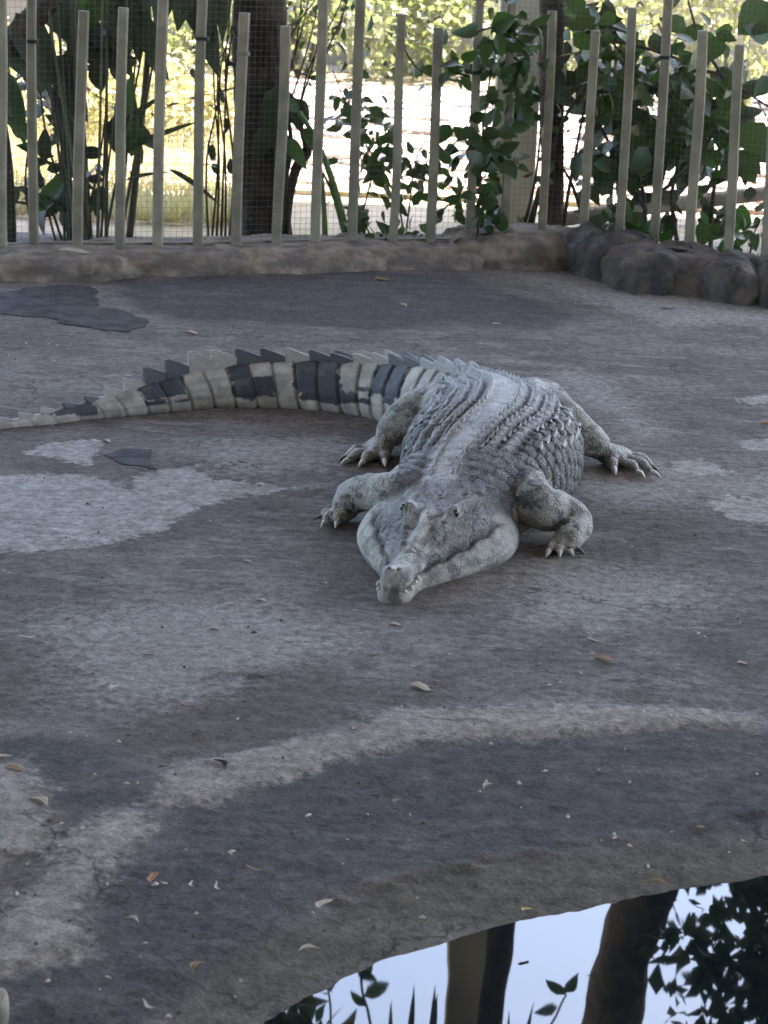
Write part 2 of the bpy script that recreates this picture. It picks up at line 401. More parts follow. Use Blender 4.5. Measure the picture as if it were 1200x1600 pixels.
# far ground: one sheet to the horizon with the enclosure cut out
gx = [-600, -60, -20, X0, X1, 20, 60, 600]; gy = [-600, -60, -20, Y0, Y1, 30, 80, 900]
vv = [(x, y, -.012 if (X0 <= x <= X1 and Y0 <= y <= Y1) else 0.0) for y in gy for x in gx]
ff = [(j*8+i, j*8+i+1, (j+1)*8+i+1, (j+1)*8+i) for j in range(7) for i in range(7) if not (i == 3 and j == 3)]
o = bpy.data.objects.new('ground', mesh_of('ground', (np.array(vv), ff), M['far'], False)); COL.objects.link(o); tag(o, kind='structure')
# flagstone terrace seen in full sun beyond the fence
path = add('flagstone_path', MB().box((1.2, 16.6, .004), (6.6, 7.6, .03)).get(), M['far'], smooth=False); tag(path, kind='structure')
FLAG = []
for k in range(4):
    a = np.sort(rng.uniform(0, 2*math.pi, 9)); r = rng.uniform(.8, 1.1, 9)
    px = np.column_stack([np.sign(np.cos(a))*np.abs(np.cos(a))**.6*r*.5, np.sign(np.sin(a))*np.abs(np.sin(a))**.6*r*.5])
    v = np.vstack([np.column_stack([px, np.zeros(9)]), np.column_stack([px*.96, np.ones(9)])])
    f = [tuple(range(9, 18))]+[(i, (i+1) % 9, 9+(i+1) % 9, 9+i) for i in range(9)]
    FLAG.append(mesh_of('stone', (v, f), M['flag'], False))
y = 13.2
while y < 20.2:
    x = -1.9+rng.uniform(0, .3); d = rng.uniform(.28, .5)
    while x < 4.3:
        wd = rng.uniform(.35, .75)
        inst('stone', FLAG[rng.integers(4)], path, (x+wd/2, y+rng.uniform(-.05, .05), .018), np.eye(3), (wd*.97, d*.97, rng.uniform(.01, .035)))
        x += wd
    y += d

# ------------------------------------------------------------------ pillar, unseen cover added to shade the enclosure, garden wall
pc = at(804, 200, 12.0)
sh = empty('shelter', (pc[0], 12.0, 0), 'cream pillar behind the fence, beside the dark trunk, under an added cover', 'shelter')
add('pillar', MB().box((pc[0], 12.0, 4.0), (.24, .24, 8.0)).get(), M['plaster'], sh, smooth=False, bevel=.012)
add('shade_roof', MB().box((0, 4.9, 8.1), (26, 22.0, .2)).get(), M['shade_roof'], sh, smooth=False)  # unseen, added to keep the sun off the enclosure
o = add('light_block_wall', MB().box((0, -5.2, 4.0), (26, .3, 8.0)).get(), M['wall'], base=(0, -5.2, 0), smooth=False); tag(o, 'unseen wall added behind the viewer to block light', 'wall')  # unseen, added to cut the light from behind the viewer
o = add('garden_wall', MB().box((-1.0, 23.0, 1.1), (26, .3, 2.2)).box((-1, 23, 2.24), (26.1, .42, .08)).get(), M['wall'], base=(-1, 23, 0), smooth=False)
tag(o, 'long tan garden wall in sunlight far behind the fence', 'wall')

# ------------------------------------------------------------------ kerb rocks
def rock(name, px0, px1, pyf, depth, h, mat, label, seed, sq=.55, zoff=0, lump=.22, fine=.20):
    a, b = gp(px0, pyf), gp(px1, pyf); c = (a+b)/2; L = np.linalg.norm(b-a)/2*1.04
    dx = (b-a)/np.linalg.norm(b-a); dy = np.array([-dx[1], dx[0], 0]); c = c+dy*depth/2
    n, mth = 96, 40; rings = []
    for i in range(1, mth):
        t = math.pi*i/mth-math.pi/2; ang = np.arange(n)*2*math.pi/n
        ca = np.sign(np.cos(ang))*np.abs(np.cos(ang))**sq; sa = np.sign(np.sin(ang))*np.abs(np.sin(ang))**sq
        ct = math.cos(t)**.42; st = math.copysign(abs(math.sin(t))**.75, t)
        rings.append(np.column_stack([ca*ct*L, sa*ct*depth/2, np.full(n, st*h)]))
    v, f = loft(rings); nn = fbm(v*np.array([4, 5, 6])+seed*9.1, 4, seed)-.5; n2 = fbm(v*15+seed, 4, seed+3)-.5; n2 = n2+.5*(np.abs(fbm(v*9+3*seed, 3, seed+8)-.5)*2-.2)
    v = v*(1+lump*nn[:, None]*np.array([.35, .5, 1.0])+fine*n2[:, None]); v = v[:, :1]*dx+v[:, 1:2]*dy+v[:, 2:]*np.array([0, 0, 1.0])
    o = add(name, (v+c+[0, 0, zoff], f), mat, base=c); return tag(o, label, 'rock', 'rocks edging the slab')
rock('kerb_rock', -90, 225, 441, .66, .098, M['rock'], 'low tan kerb rock at the left end with a leaf on top in place of a sun fleck', 1)
rock('kerb_rock', 110, 430, 431, .66, .092, M['rock'], 'low grey tan kerb rock in front of the cane clump', 2)
rock('kerb_rock', 310, 620, 427, .66, .096, M['rock'], 'low tan kerb rock below the thick dark trunk', 3)
rock('kerb_rock', 490, 785, 423, .64, .096, M['rock'], 'pale flat kerb rock left of the largest tan rock', 4)
rock('kerb_rock', 720, 965, 422, .66, .15, M['rock'], 'largest tan kerb rock with rounded top in front of the pillar', 5, .7)
rock('kerb_rock', 920, 1060, 441, .6, .20, M['dark_rock'], 'dark almost black kerb rock right of the largest tan rock', 6, .75, 0, .5, .3)
rock('kerb_rock', 985, 1180, 461, .64, .17, M['dark_rock'], 'brown long kerb rock between the black rock and the rough stones', 7, .7, 0, .5, .3)
rock('kerb_rock', 1130, 1225, 477, .5, .15, M['dark_rock'], 'small rough brown stone at the right end of the kerb', 8, .85, 0, .9, .3)
rock('kerb_rock', 1195, 1290, 484, .5, .16, M['dark_rock'], 'rough stone cut off by the right edge of the picture', 9, .85, 0, .9, .3)

# ------------------------------------------------------------------ picket fence
PK = [(4, 388, 0, -60), (52, 385, 50, -30), (122, 385, 131, 17), (187, 385, 193, 12), (247, 384, 257, -50), (309, 384, 318, -30), (370, 383, 382, 20),
      (432, 381, 446, 41), (493, 380, 506, -40), (550, 379, 566, -60), (612, 378, 628, 22), (672, 378, 685, 43), (732, 378, 751, -20), (788, 378, 804, -60),
      (846, 378, 863, 17), (911, 384, 931, 48), (966, 390, 988, 12), (1021, 396, 1047, -70), (1076, 404, 1098, 48), (1135, 412, 1156, 70), (1192, 420, 1216, 40)]
fb = empty('picket_fence', gp(600, 380, .08), 'pale picket fence with wire mesh along the back of the enclosure', 'fence')
base_pts = []
for k, (bx, by, tx, ty) in enumerate(PK):
    b = gp(bx, by, .09); t = at(tx, ty, b[1]+rng.uniform(-.01, .01)); base_pts.append(b)
    d = t-b; d /= np.linalg.norm(d); b2 = b-d*.12
    ux = np.array([1.0, 0, 0])-d*d[0]; ux /= np.linalg.norm(ux); uy = np.cross(d, ux)
    hw, hd = rng.uniform(.0205, .025), .018
    # a slightly bowed square tube with chamfered edges
    S = []
    nseg = 7; bow = rng.uniform(-.008, .008); bow2 = rng.uniform(-.006, .006)
    prof = [(-hw, -hd*.6), (-hw*.75, -hd), (hw*.75, -hd), (hw, -hd*.6), (hw, hd*.6), (hw*.75, hd), (-hw*.75, hd), (-hw, hd*.6)]
    for i in range(nseg+1):
        q = i/nseg; c = b2+(t-b2)*q+ux*bow*math.sin(q*math.pi)+ux*bow2*math.sin(q*2*math.pi)
        S.append([c+ux*p0+uy*p1 for p0, p1 in prof])
    add('picket', loft(S), M['picket'], fb, smooth=False)
    if k in (1, 5, 6, 17):
        yy = {1: 62, 5: 58, 6: 82, 17: 86}[k]; q = (yy-by)/(ty-by); c = b+(t-b)*q
        S = [[c+ux*p0*1.25+uy*p1*1.3+d*z for p0, p1 in prof] for z in (-.008, .008)]
        add('tie', loft(S), M['tie'] if k != 6 else M['rail'], fb, smooth=False)
bp = crom(np.array(base_pts), 3)
mb = MB()
S = [[p+np.array([0, dy, dz]) for dy, dz in ((.0, -.02), (.035, -.02), (.035, .012), (.0, .012))] for p in bp+np.array([0, .03, 0])]
add('bottom_rail', loft(S), M['rail'], fb, smooth=False)
# wire mesh: square grid of thin wires just behind the pickets
mb = MB(); off = np.array([0, .075, 0]); pitch = .028; wr = .0006
L = np.concatenate([[0], np.cumsum(np.linalg.norm(np.diff(bp, axis=0), axis=1))])
def along(s): return np.array([np.interp(s, L, bp[:, i]) for i in range(3)])
for s in np.arange(0, L[-1], pitch):
    p = along(s)+off; mb.box((p[0], p[1], .78), (wr*2, wr*2, 1.4))
for zz in np.arange(.09, 1.48, pitch):
    for i in range(0, len(bp)-3, 3):
        a, b = bp[i]+off, bp[i+3]+off; c = (a+b)/2; l = np.linalg.norm((b-a)[:2])
        mb.box((c[0], c[1]+.002, zz), (l, wr*2, wr*2), math.atan2(b[1]-a[1], b[0]-a[0]))
o = add('wire_mesh', mb.get(), M['wire'], fb, smooth=False); tag(o, kind='stuff')

# ------------------------------------------------------------------ leaves
def leaf_mesh(name, mat, wid=.6, fold=.18, droop=.15, point=1.0, segs=4):
    """blade along +y from 0 to 1"""
    v, f = [], []
    for i in range(segs+1):
        t = i/segs; ww = wid*.5*math.sin(math.pi*min(1, t**.75))**.8*(1-.15*point*t) if 0 < t < 1 else .004
        z = -droop*t*t
        v += [(-ww, t, z+fold*ww), (0, t, z), (ww, t, z+fold*ww)]
    for i in range(segs):
        a = i*3; f += [(a, a+1, a+4, a+3), (a+1, a+2, a+5, a+4)]
    return mesh_of(name, (np.array(v), f), mat)
LM = {'round': leaf_mesh('leaf', M['leaf'], .72, .2, .2), 'oval': leaf_mesh('leaf', M['leaf'], .5, .25, .3), 'broad': leaf_mesh('leaf', M['leaf2'], .6, .2, .35, segs=6),
      'dark': leaf_mesh('leaf', M['leaf_dark'], .55, .2, .3, segs=6), 'sun': leaf_mesh('leaf', M['leaf_sun'], .5, .2, .3), 'strap': leaf_mesh('leaf', M['leaf_dark'], .17, .5, .35, segs=8),
      'strapg': leaf_mesh('leaf', M['leaf2'], .24, .5, .4, segs=8)}
def leaf_at(parent, kind, p, d, size, n=(0, -.6, .8), name='leaf'):
    return inst(name, LM[kind], parent, p, axes(d, n), size)
def rdir(zb=0.0):
    d = rng.normal(size=3); d[2] += zb; return d/np.linalg.norm(d)

def stemmed(name, label, cat, px_paths, Y, nleaf, kind, size, stem_r, mat, spread=.05, group=None, region=None, zb=-.3, flat=True):
    """woody plant: stems traced at depth Y, leaves along them (and filling `region` polygons)"""
    b0 = at(px_paths[0][0][0], px_paths[0][0][1], Y)
    root = empty(name, (b0[0], Y, 0), label, cat, group)
    pts = []
    for path in px_paths:
        Yo = Y+rng.uniform(-.12, .12)
        P = np.array([at(x, y, Yo+rng.uniform(-.03, .03)) for x, y in path])
        r = np.linspace(stem_r, stem_r*.45, len(P))
        add('stem', ctube(P, r, 5, 6), mat, root)
        pts.append(crom(P, 8))
    allp = np.vstack([p[len(p)//6:] for p in pts]) if nleaf else None
    nreg = 0
    if region:
        nreg = int(nleaf*.75)
        areas = []
        for poly in region:
            a = np.array(poly, float); areas.append(abs(np.dot(a[:, 0], np.roll(a[:, 1], 1))-np.dot(a[:, 1], np.roll(a[:, 0], 1))))
        areas = np.array(areas)/sum(areas)
        for k in range(nreg):
            poly = np.array(region[rng.choice(len(region), p=areas)], float)
            for _ in range(30):
                q = rng.uniform(poly.min(0), poly.max(0))
                if inside(q[None], poly)[0]: break
            p = at(q[0], q[1], Y+rng.uniform(-.22, .3))
            leaf_at(root, kind, p, rdir(zb)*[1, .7, 1], size*rng.uniform(.6, 1.25), rdir(.3)+[0, -.8, .2])
    for k in range(nleaf-nreg):
        p = allp[rng.integers(len(allp))]+rng.normal(size=3)*spread
        leaf_at(root, kind, p, rdir(zb), size*rng.uniform(.6, 1.25), rdir(.3)+[0, -.8, .2])
    return root

# thick dark trunk
def trunk(name, label, px_path, Y, r0, r1, mat, top=None, group='trees behind the fence'):
    P = [at(x, y, Y) for x, y in px_path]
    P[0][2] = min(P[0][2], 0)-.05
    if top is not None: P += [np.array(t, float) for t in top]
    P = np.array(P); root = empty(name, (P[0][0], Y, 0), label, 'tree', group)
    Q = crom(P, 14); R = np.linspace(r0, r1, len(Q))
    v, f = tube(Q, R, 22)
    nn = fbm(v*np.array([14, 14, 2.2]), 4, 31)-.5; n2 = fbm(v*np.array([40, 40, 9]), 2, 33)-.5
    idx = np.repeat(np.arange(len(Q)), 22); rad = v-Q[idx]; v = Q[idx]+rad*(1+.35*nn+.15*n2)[:, None]
    add('trunk', (v, f), mat, root); return root
def crown(root, c, r, n, kind_mat, size, seed, squash=(1, 1, .75), clumps=26):
    """leaf-sized faces in clumps through the crown's volume, one mesh"""
    g = np.random.default_rng(seed); cc = g.normal(size=(clumps, 3)); cc /= np.linalg.norm(cc, axis=1)[:, None]
    cc = cc*(g.uniform(.25, 1, clumps)**.5)[:, None]*np.array(squash)*r+np.array(c)
    v, f = [], []
    tpl = np.array([(0, 0, 0), (-.28, .45, .06), (0, .5, 0), (.28, .45, .06), (0, 1, -.15)])
    for k in range(n):
        p = cc[g.integers(clumps)]+g.normal(size=3)*r*.17
        d = g.normal(size=3)+np.array([0, 0, -.35]); A = axes(d, g.normal(size=3)+np.array([0, 0, 1.0]))
        q = (tpl*size*g.uniform(.6, 1.3))@A.T+p; b = len(v); v += q.tolist()
        f += [(b, b+2, b+1), (b, b+3, b+2), (b+1, b+2, b+4), (b+2, b+3, b+4)]
    o = add('crown', (np.array(v), f), kind_mat, root); return tag(o, kind='stuff')
t1 = trunk('palm_tree', 'thick dark trunk rising behind the fence left of centre', [(418, 400), (412, 300), (408, 200), (406, 90), (404, 0), (402, -60)], 11.0, .135, .12, M['bark'], [(-.75, 11.0, 2.6), (-.8, 11.0, 4.2), (-.9, 11, 5.2)])
crown(t1, (-1.0, 11.2, 5.0), .9, 1800, M['leaf'], .16, 41)
t2 = trunk('slender_tree', 'dark straight trunk directly right of the cream pillar', [(866, 385), (864, 290), (863, 200), (862, 100), (864, 0), (866, -80)], 11.6, .058, .085, M['bark'], [(.87, 11.6, 2.6), (.79, 11.6, 4.0), (.76, 11.6, 5.0), (.74, 11.6, 7.0)])
t3 = trunk('leaning_tree', 'leaning trunk hidden in leaves right of the pillar, mirrored in the pool', [(1395, 380), (1370, 290), (1345, 200)], 12.3, .20, .18, M['bark2'], [(2.35, 12.3, 1.7), (1.98, 12.3, 2.9), (1.69, 12.3, 4.06), (1.58, 12.3, 4.9), (1.5, 12.3, 6.4)])
crown(t3, (2.85, 11.9, 4.2), 1.05, 3300, M['leaf'], .16, 43, (.9, .7, 1.0), 46)
crown(t2, (.8, 11.7, 7.4), .9, 900, M['leaf'], .16, 44)
for P, r in (([(.80, 11.6, 5.6), (.5, 11.6, 5.5), (.2, 11.6, 5.1), (-.02, 11.6, 4.35)], .02), ([(.79, 11.6, 5.9), (.4, 11.6, 5.7), (-.1, 11.6, 5.0), (-.22, 11.6, 4.3)], .016), ([(.83, 11.6, 4.9), (1.05, 11.6, 4.8), (1.2, 11.6, 4.42)], .014)):
    add('branch', ctube(P, np.linspace(r, r*.4, len(P)), 5, 6), M['twig'], t2)

for (x, z, dx, dz, l) in [(-.02, 4.36, .05, -.15, .16), (0, 4.42, .12, -.05, .15), (.02, 4.5, -.1, -.1, .14), (-.03, 4.3, .1, .06, .12), (1.2, 4.42, -.1, -.08, .17), (1.2, 4.4, .06, -.12, .15), (1.16, 4.5, -.12, .02, .13),
                          (.28, 5.4, 0, -1, 1.0), (.40, 5.4, .03, -1, .95), (.42, 5.45, -.01, -1, 1.05), (.20, 5.3, -.06, -1, .8), (.95, 5.3, .1, -1, .8), (.9, 5.3, -.02, -1, .75)]:
    leaf_at(t2, 'strap' if l > .5 else 'oval', (x, 11.6, z), (dx, 0, dz), (l*(.45 if l > .5 else 1.1), l, l*.3), (0, -1, .1))
# climber leaf on the thick trunk
cl = empty('climbing_plant', at(430, 300, 10.8), 'dark climber leaves hanging on the thick trunk', 'plant')
for (x, y, tx, ty, s) in [(440, 130, 425, 235, .34), (455, 150, 470, 205, .18), (420, 195, 400, 250, .2), (470, 155, 478, 190, .12), (436, 205, 446, 260, .2)]:
    a, b = at(x, y, 10.82), at(tx, ty, 10.76); leaf_at(cl, 'dark', a, b-a, (s, np.linalg.norm(b-a), s), (rng.uniform(-.3, .3), -1, .25))
P = np.array([at(x, y, 10.84) for x, y in [(430, 380), (445, 290), (455, 220), (440, 140), (430, 40)]]); add('stem', ctube(P, .012, 5, 6), M['twig'], cl)
# green-stemmed plant
gs = empty('green_stemmed_plant', at(535, 380, 10.7), 'thick bright green stems leaning right of the dark trunk', 'plant')
for path, r in [([(545, 385), (530, 320), (512, 262), (492, 215), (468, 175)], .034), ([(508, 385), (506, 320), (500, 260), (490, 205)], .026), ([(542, 385), (522, 310), (505, 270)], .018)]:
    P = np.array([at(x, y, 10.75) for x, y in path]); add('stem', ctube(P, np.linspace(r, r*.55, len(P)), 6, 8, .6), M['green_stem'], gs)
for (x, y, tx, ty, s) in [(468, 175, 440, 150, .1), (475, 200, 500, 240, .12), (445, 215, 480, 260, .14)]:
    a, b = at(x, y, 10.72), at(tx, ty, 10.66); leaf_at(gs, 'broad', a, b-a, (s, np.linalg.norm(b-a), s), (.2, -1, .3))
# brown husk between trunk and green stems
P = np.array([at(x, y, 10.9) for x, y in [(448, 380), (452, 320), (462, 265), (480, 235), (470, 200)]]); add('husk', ctube(P, [.03, .035, .05, .05, .02], 6, 8, .5), M['twig'], gs)

# cane clump, left
cc_ = empty('cane_clump', at(140, 385, 10.6), 'clump of thin dark canes fanning up behind the left of the fence', 'plant')
g2 = np.random.default_rng(5)
for k in range(27):
    bx = g2.normal(136, 26); tx = bx+(bx-138)*g2.uniform(.8, 2.8)+g2.normal(0, 34); Yo = 10.55+g2.uniform(-.15, .25)
    P = np.array([at(bx, 392, Yo), at(bx+(tx-bx)*.28, 270, Yo), at(bx+(tx-bx)*.65, 120, Yo), at(tx, -40, Yo)])
    add('cane', ctube(P, np.linspace(g2.uniform(.006, .013), .005, 4), 5, 6), M['cane'], cc_)
for (x, y, tx, ty, s, kd) in [(190, 240, 297, 180, .5, 'strap'), (196, 282, 250, 262, .6, 'strap'), (262, 264, 345, 305, .6, 'strap'), (150, 300, 60, 232, .55, 'strap'), (130, 340, 52, 288, .6, 'strap'),
                              (90, 330, 12, 305, .5, 'strap'), (100, 280, 128, 190, 1.0, 'strap'), (120, 250, 82, 120, 1.1, 'strap'), (170, 215, 250, 140, .6, 'strap'), (186, 240, 208, 130, 1.3, 'strapg'),
                              (60, 330, 105, 262, 1.3, 'strapg'), (60, 320, 112, 290, 1.4, 'strap'), (205, 245, 215, 170, 1.2, 'strapg')]:
    a, b = at(x, y, 10.55), at(tx, ty, 10.45); l = np.linalg.norm(b-a); leaf_at(cc_, kd, a, b-a, (l*s, l, l), (.25, -.8, .5))
# far-left broad-leaved plant
bl = empty('broad_leaf_plant', at(10, 390, 10.5), 'broad-leaved plant with dark stalk at the left edge', 'plant')
P = np.array([at(x, y, 10.5) for x, y in [(12, 400), (8, 330), (2, 240), (-15, 120)]]); add('stalk', ctube(P, [.045, .05, .05, .04], 6, 10), M['bark'], bl)
P = np.array([at(x, y, 10.45) for x, y in [(-30, 130), (10, 75), (60, 20), (110, -40)]]); add('stalk', ctube(P, [.07, .065, .06, .05], 6, 10), M['bark'], bl)
for (x, y, tx, ty, s, kd) in [(4, 105, 42, 225, .32, 'broad'), (5, 165, 48, 215, .5, 'broad'), (30, 190, 5, 105, .4, 'broad'), (0, 60, 70, 130, .55, 'dark'), (25, 20, 90, 130, .6, 'dark')]:
    a, b = at(x, y, 10.42), at(tx, ty, 10.36); l = np.linalg.norm(b-a); leaf_at(bl, kd, a, b-a, (l*s*1.5, l, l), (.2, -1, .3))
# drooping fronds over the top left
df = empty('drooping_frond_plant', at(215, -120, 10.7), 'dark drooping broad fronds at the top left above the canes', 'plant')
for (x, y, tx, ty, s, kd) in [(150, -60, 215, 45, .6, 'dark'), (230, -70, 195, 60, .6, 'dark'), (260, -60, 250, 50, .45, 'dark'), (300, -60, 275, 40, .5, 'dark'), (120, -70, 150, 40, .6, 'broad'), (330, -60, 318, 75, .35, 'dark'), (350, -60, 345, 60, .3, 'dark'),
                              (190, -50, 130, 40, .5, 'broad'), (210, 0, 215, 95, .35, 'dark'), (280, -60, 300, 40, .4, 'dark'), (100, -60, 95, 30, .5, 'dark'), (170, -50, 180, 70, .4, 'dark'), (110, 10, 160, 110, .6, 'dark'), (160, 30, 205, 120, .5, 'dark'), (215, 20, 240, 90, .5, 'dark'), (60, -40, 120, 70, .6, 'dark'), (130, 60, 90, 160, .5, 'dark'), (310, 0, 335, 110, .4, 'dark'), (95, 90, 135, 190, .45, 'dark')]:
    a, b = at(x, y, 10.75), at(tx, ty, 10.6+rng.uniform(-.1, .1)); l = np.linalg.norm(b-a); leaf_at(df, kd, a, b-a, (l*s*1.5, l, l*.6), (rng.uniform(-.3, .3), -1, .4))
P = np.array([at(x, y, 10.8) for x, y in [(200, 392), (215, 250), (232, 60), (225, -120)]]); add('stem', ctube(P, [.02, .018, .016, .014], 5, 7), M['cane'], df)
stemmed('leafy_shrub', 'dark leafy shrub tangled among the canes on the left', 'shrub', [[(110, 392), (95, 300), (70, 200), (60, 100)], [(120, 392), (150, 280), (165, 180)], [(60, 392), (40, 300), (45, 220)]], 10.75, 130, 'dark', .14, .009, M['twig'], .08,
        region=[[(30, 60), (110, 80), (120, 200), (80, 230), (40, 150)], [(60, 220), (110, 240), (105, 330), (60, 340)], [(110, 30), (240, 30), (235, 90), (120, 110)], [(175, 180), (215, 190), (210, 250), (175, 250)]])
# stalks between the fence and the thick trunk
stemmed('reed_clump', 'bundle of brown reeds directly left of the thick trunk', 'plant', [[(x, 386), (x+g2.normal(0, 6), 250), (x+g2.normal(4, 9), 120), (x+g2.normal(6, 14), -30)] for x in (330, 338, 345, 352, 358, 364, 326)], 10.8, 26, 'dark', .09, .007, M['twig'], .05, zb=-.6)
# twiggy shrub
stemmed('twiggy_shrub', 'bare thin twigs right of the thick trunk', 'shrub', [[(452, 165), (470, 110), (490, 40), (500, -20)], [(446, 135), (462, 80), (476, 30), (485, -20)], [(468, 165), (482, 110), (505, 60), (530, 10), (540, -20)], [(505, 88), (520, 60), (535, 25), (548, -20)],
        [(455, 110), (466, 50), (472, -20)], [(470, 160), (492, 90), (498, 40)], [(452, 60), (470, 30), (500, -10)]], 11.0, 34, 'oval', .06, .006, M['twig'], .05)
# leafy climbers and shrubs
stemmed('leafy_vine', 'thin vine with small dark leaves in the middle of the fence', 'vine', [[(630, 385), (625, 330), (600, 270), (565, 215), (540, 160), (520, 110)], [(632, 385), (640, 320), (650, 250), (668, 215)], [(560, 360), (575, 300), (590, 240), (585, 190)], [(690, 330), (720, 300), (735, 260)], [(628, 70), (650, 105), (678, 120)]], 10.85, 210, 'oval', .10, .006, M['twig'], .09,
        region=[[(560, 235), (600, 215), (650, 240), (720, 260), (735, 330), (700, 345), (640, 320), (600, 330), (575, 290)], [(515, 140), (560, 150), (600, 190), (590, 235), (555, 215), (520, 180)], [(540, 330), (620, 345), (640, 382), (545, 384)]])
stemmed('leafy_vine', 'dense dark vine climbing the tall pickets left of the cream pillar', 'vine', [[(745, 385), (750, 300), (755, 200), (770, 100), (790, 40), (800, -20)], [(735, 120), (705, 110), (690, 95)], [(760, 250), (790, 240), (815, 260)], [(765, 120), (800, 90), (835, 85)], [(750, 190), (720, 215), (700, 235)]], 10.62, 240, 'round', .095, .007, M['twig'], .07,
        region=[[(745, 60), (830, 70), (845, 190), (800, 200), (760, 180)], [(735, 195), (800, 200), (790, 250), (780, 330), (745, 320)], [(690, 90), (735, 90), (740, 125), (700, 130)], [(740, 330), (790, 335), (790, 375), (735, 375)]])
stemmed('leafy_vine', 'flat cluster of dark leaves across the two tall pickets left of the trunk', 'vine', [[(732, 55), (760, 45), (800, 38), (835, 45)], [(790, 40), (800, 55), (820, 70)]], 10.2, 30, 'oval', .12, .006, M['twig'], .035, zb=-.1)
stemmed('bare_shrub', 'crossing bare brown stems at the foot of the dark straight trunk', 'shrub', [[(812, 372), (825, 330), (838, 270), (845, 200)], [(820, 372), (832, 330), (842, 290)], [(828, 372), (835, 335), (850, 280), (880, 190), (915, 130), (925, 80)], [(878, 365), (890, 290), (905, 210), (918, 140)], [(905, 320), (890, 280), (870, 250)]], 11.0, 30, 'oval', .07, .012, M['twig'], .08)
stemmed('leafy_shrub', 'dense round-leaved shrub filling the right part of the fence', 'shrub', [[(1010, 385), (1005, 300), (985, 240), (990, 150), (975, 90), (930, 40)], [(1012, 385), (1040, 260), (1070, 160), (1095, 90), (1075, 0)], [(1010, 330), (960, 240), (920, 150), (935, 90)], [(1080, 110), (1120, 115), (1160, 140), (1205, 170)], [(1095, 70), (1120, 105), (1135, 135)], [(925, 62), (980, 68), (1040, 85), (1100, 108)], [(1020, 310), (1080, 260), (1120, 200)]], 11.0, 295, 'round', .125, .012, M['twig'], .09,
        region=[[(925, 70), (1000, 60), (1080, 80), (1110, 160), (1150, 210), (1165, 270), (1120, 280), (1050, 250), (1010, 240), (980, 250), (930, 190)], [(930, 120), (1100, 120), (1120, 240), (1000, 240)], [(880, 10), (935, 20), (960, 70), (900, 110), (880, 70)], [(900, 230), (1000, 235), (1020, 300), (960, 310), (905, 290)], [(1060, 20), (1150, 40), (1130, 90), (1080, 70)], [(920, 330), (1000, 335), (1010, 375), (930, 375)]])
stemmed('leafy_shrub', 'darker shrub standing behind the round-leaved shrub on the right', 'shrub', [[(960, 392), (955, 300), (970, 200), (940, 100)], [(1060, 392), (1050, 300), (1075, 200), (1060, 90)], [(1110, 392), (1115, 300), (1130, 200), (1150, 110)]], 11.55, 298, 'dark', .17, .014, M['twig'], .1,
        region=[[(930, 90), (1110, 90), (1180, 200), (1180, 290), (1090, 270), (940, 270)], [(1000, 150), (1100, 150), (1110, 250), (1000, 250)], [(870, 0), (960, 0), (970, 90), (890, 120)]])
bg_ = empty('large_leaf_branch', at(1190, 60, 10.4), 'branch with a few very large round leaves at the right edge', 'plant')
for (x, y, tx, ty, s) in [(1205, 5, 1155, 52, 1.3), (1205, 60, 1165, 40, .9), (1165, 190, 1195, 245, 1.2), (1150, 235, 1190, 270, 1.0), (1118, 52, 1150, 62, .8), (1205, 120, 1180, 150, .9), (1160, 255, 1180, 285, 1.1), (1135, 255, 1150, 290, 1.0)]:
    a, b = at(x, y, 10.5), at(tx, ty, 10.42); l = np.linalg.norm(b-a); leaf_at(bg_, 'round', a, b-a, (l*s, l, l*.6), (rng.uniform(-.3, .3), -1, .3))
P = np.array([at(x, y, 10.5) for x, y in [(1230, 300), (1215, 180), (1205, 60), (1210, -40)]]); add('stem', ctube(P, [.016, .014, .012, .01], 5, 7), M['twig'], bg_)
stemmed('ground_plant', 'low green leafy plant at the fence foot on the far right', 'plant', [[(1160, 405), (1150, 370), (1130, 345)], [(1170, 405), (1180, 360), (1195, 335)]], 10.6, 60, 'broad', .085, .006, M['twig'], .06, 'low plants at the fence foot', [[(1105, 340), (1190, 325), (1200, 400), (1120, 405)]])
stemmed('ground_plant', 'low green plant at the fence foot below the middle vine', 'plant', [[(585, 385), (575, 360), (560, 335)], [(645, 385), (660, 365)]], 10.7, 46, 'broad', .085, .006, M['twig'], .06, 'low plants at the fence foot', [[(545, 340), (615, 345), (700, 360), (720, 385), (545, 385)]])
stemmed('ground_plant', 'low dark plant at the fence foot behind the black rock', 'plant', [[(940, 390), (930, 365), (915, 345)]], 10.7, 40, 'broad', .085, .006, M['twig'], .06, 'low plants at the fence foot', [[(905, 330), (1010, 345), (1060, 385), (920, 385)]])
# fallen log / rail behind the shrub
a, b = at(860, 345, 11.9), at(1240, 298, 12.6); P = np.array([a, a*.6+b*.4+[0, 0, .01], b])
o = add('wooden_rail', ctube(P, [.04, .045, .04], 6, 8), M['log'], base=(a[0], a[1], 0)); tag(o, 'slanting wooden rail behind the shrub on the right', 'rail')

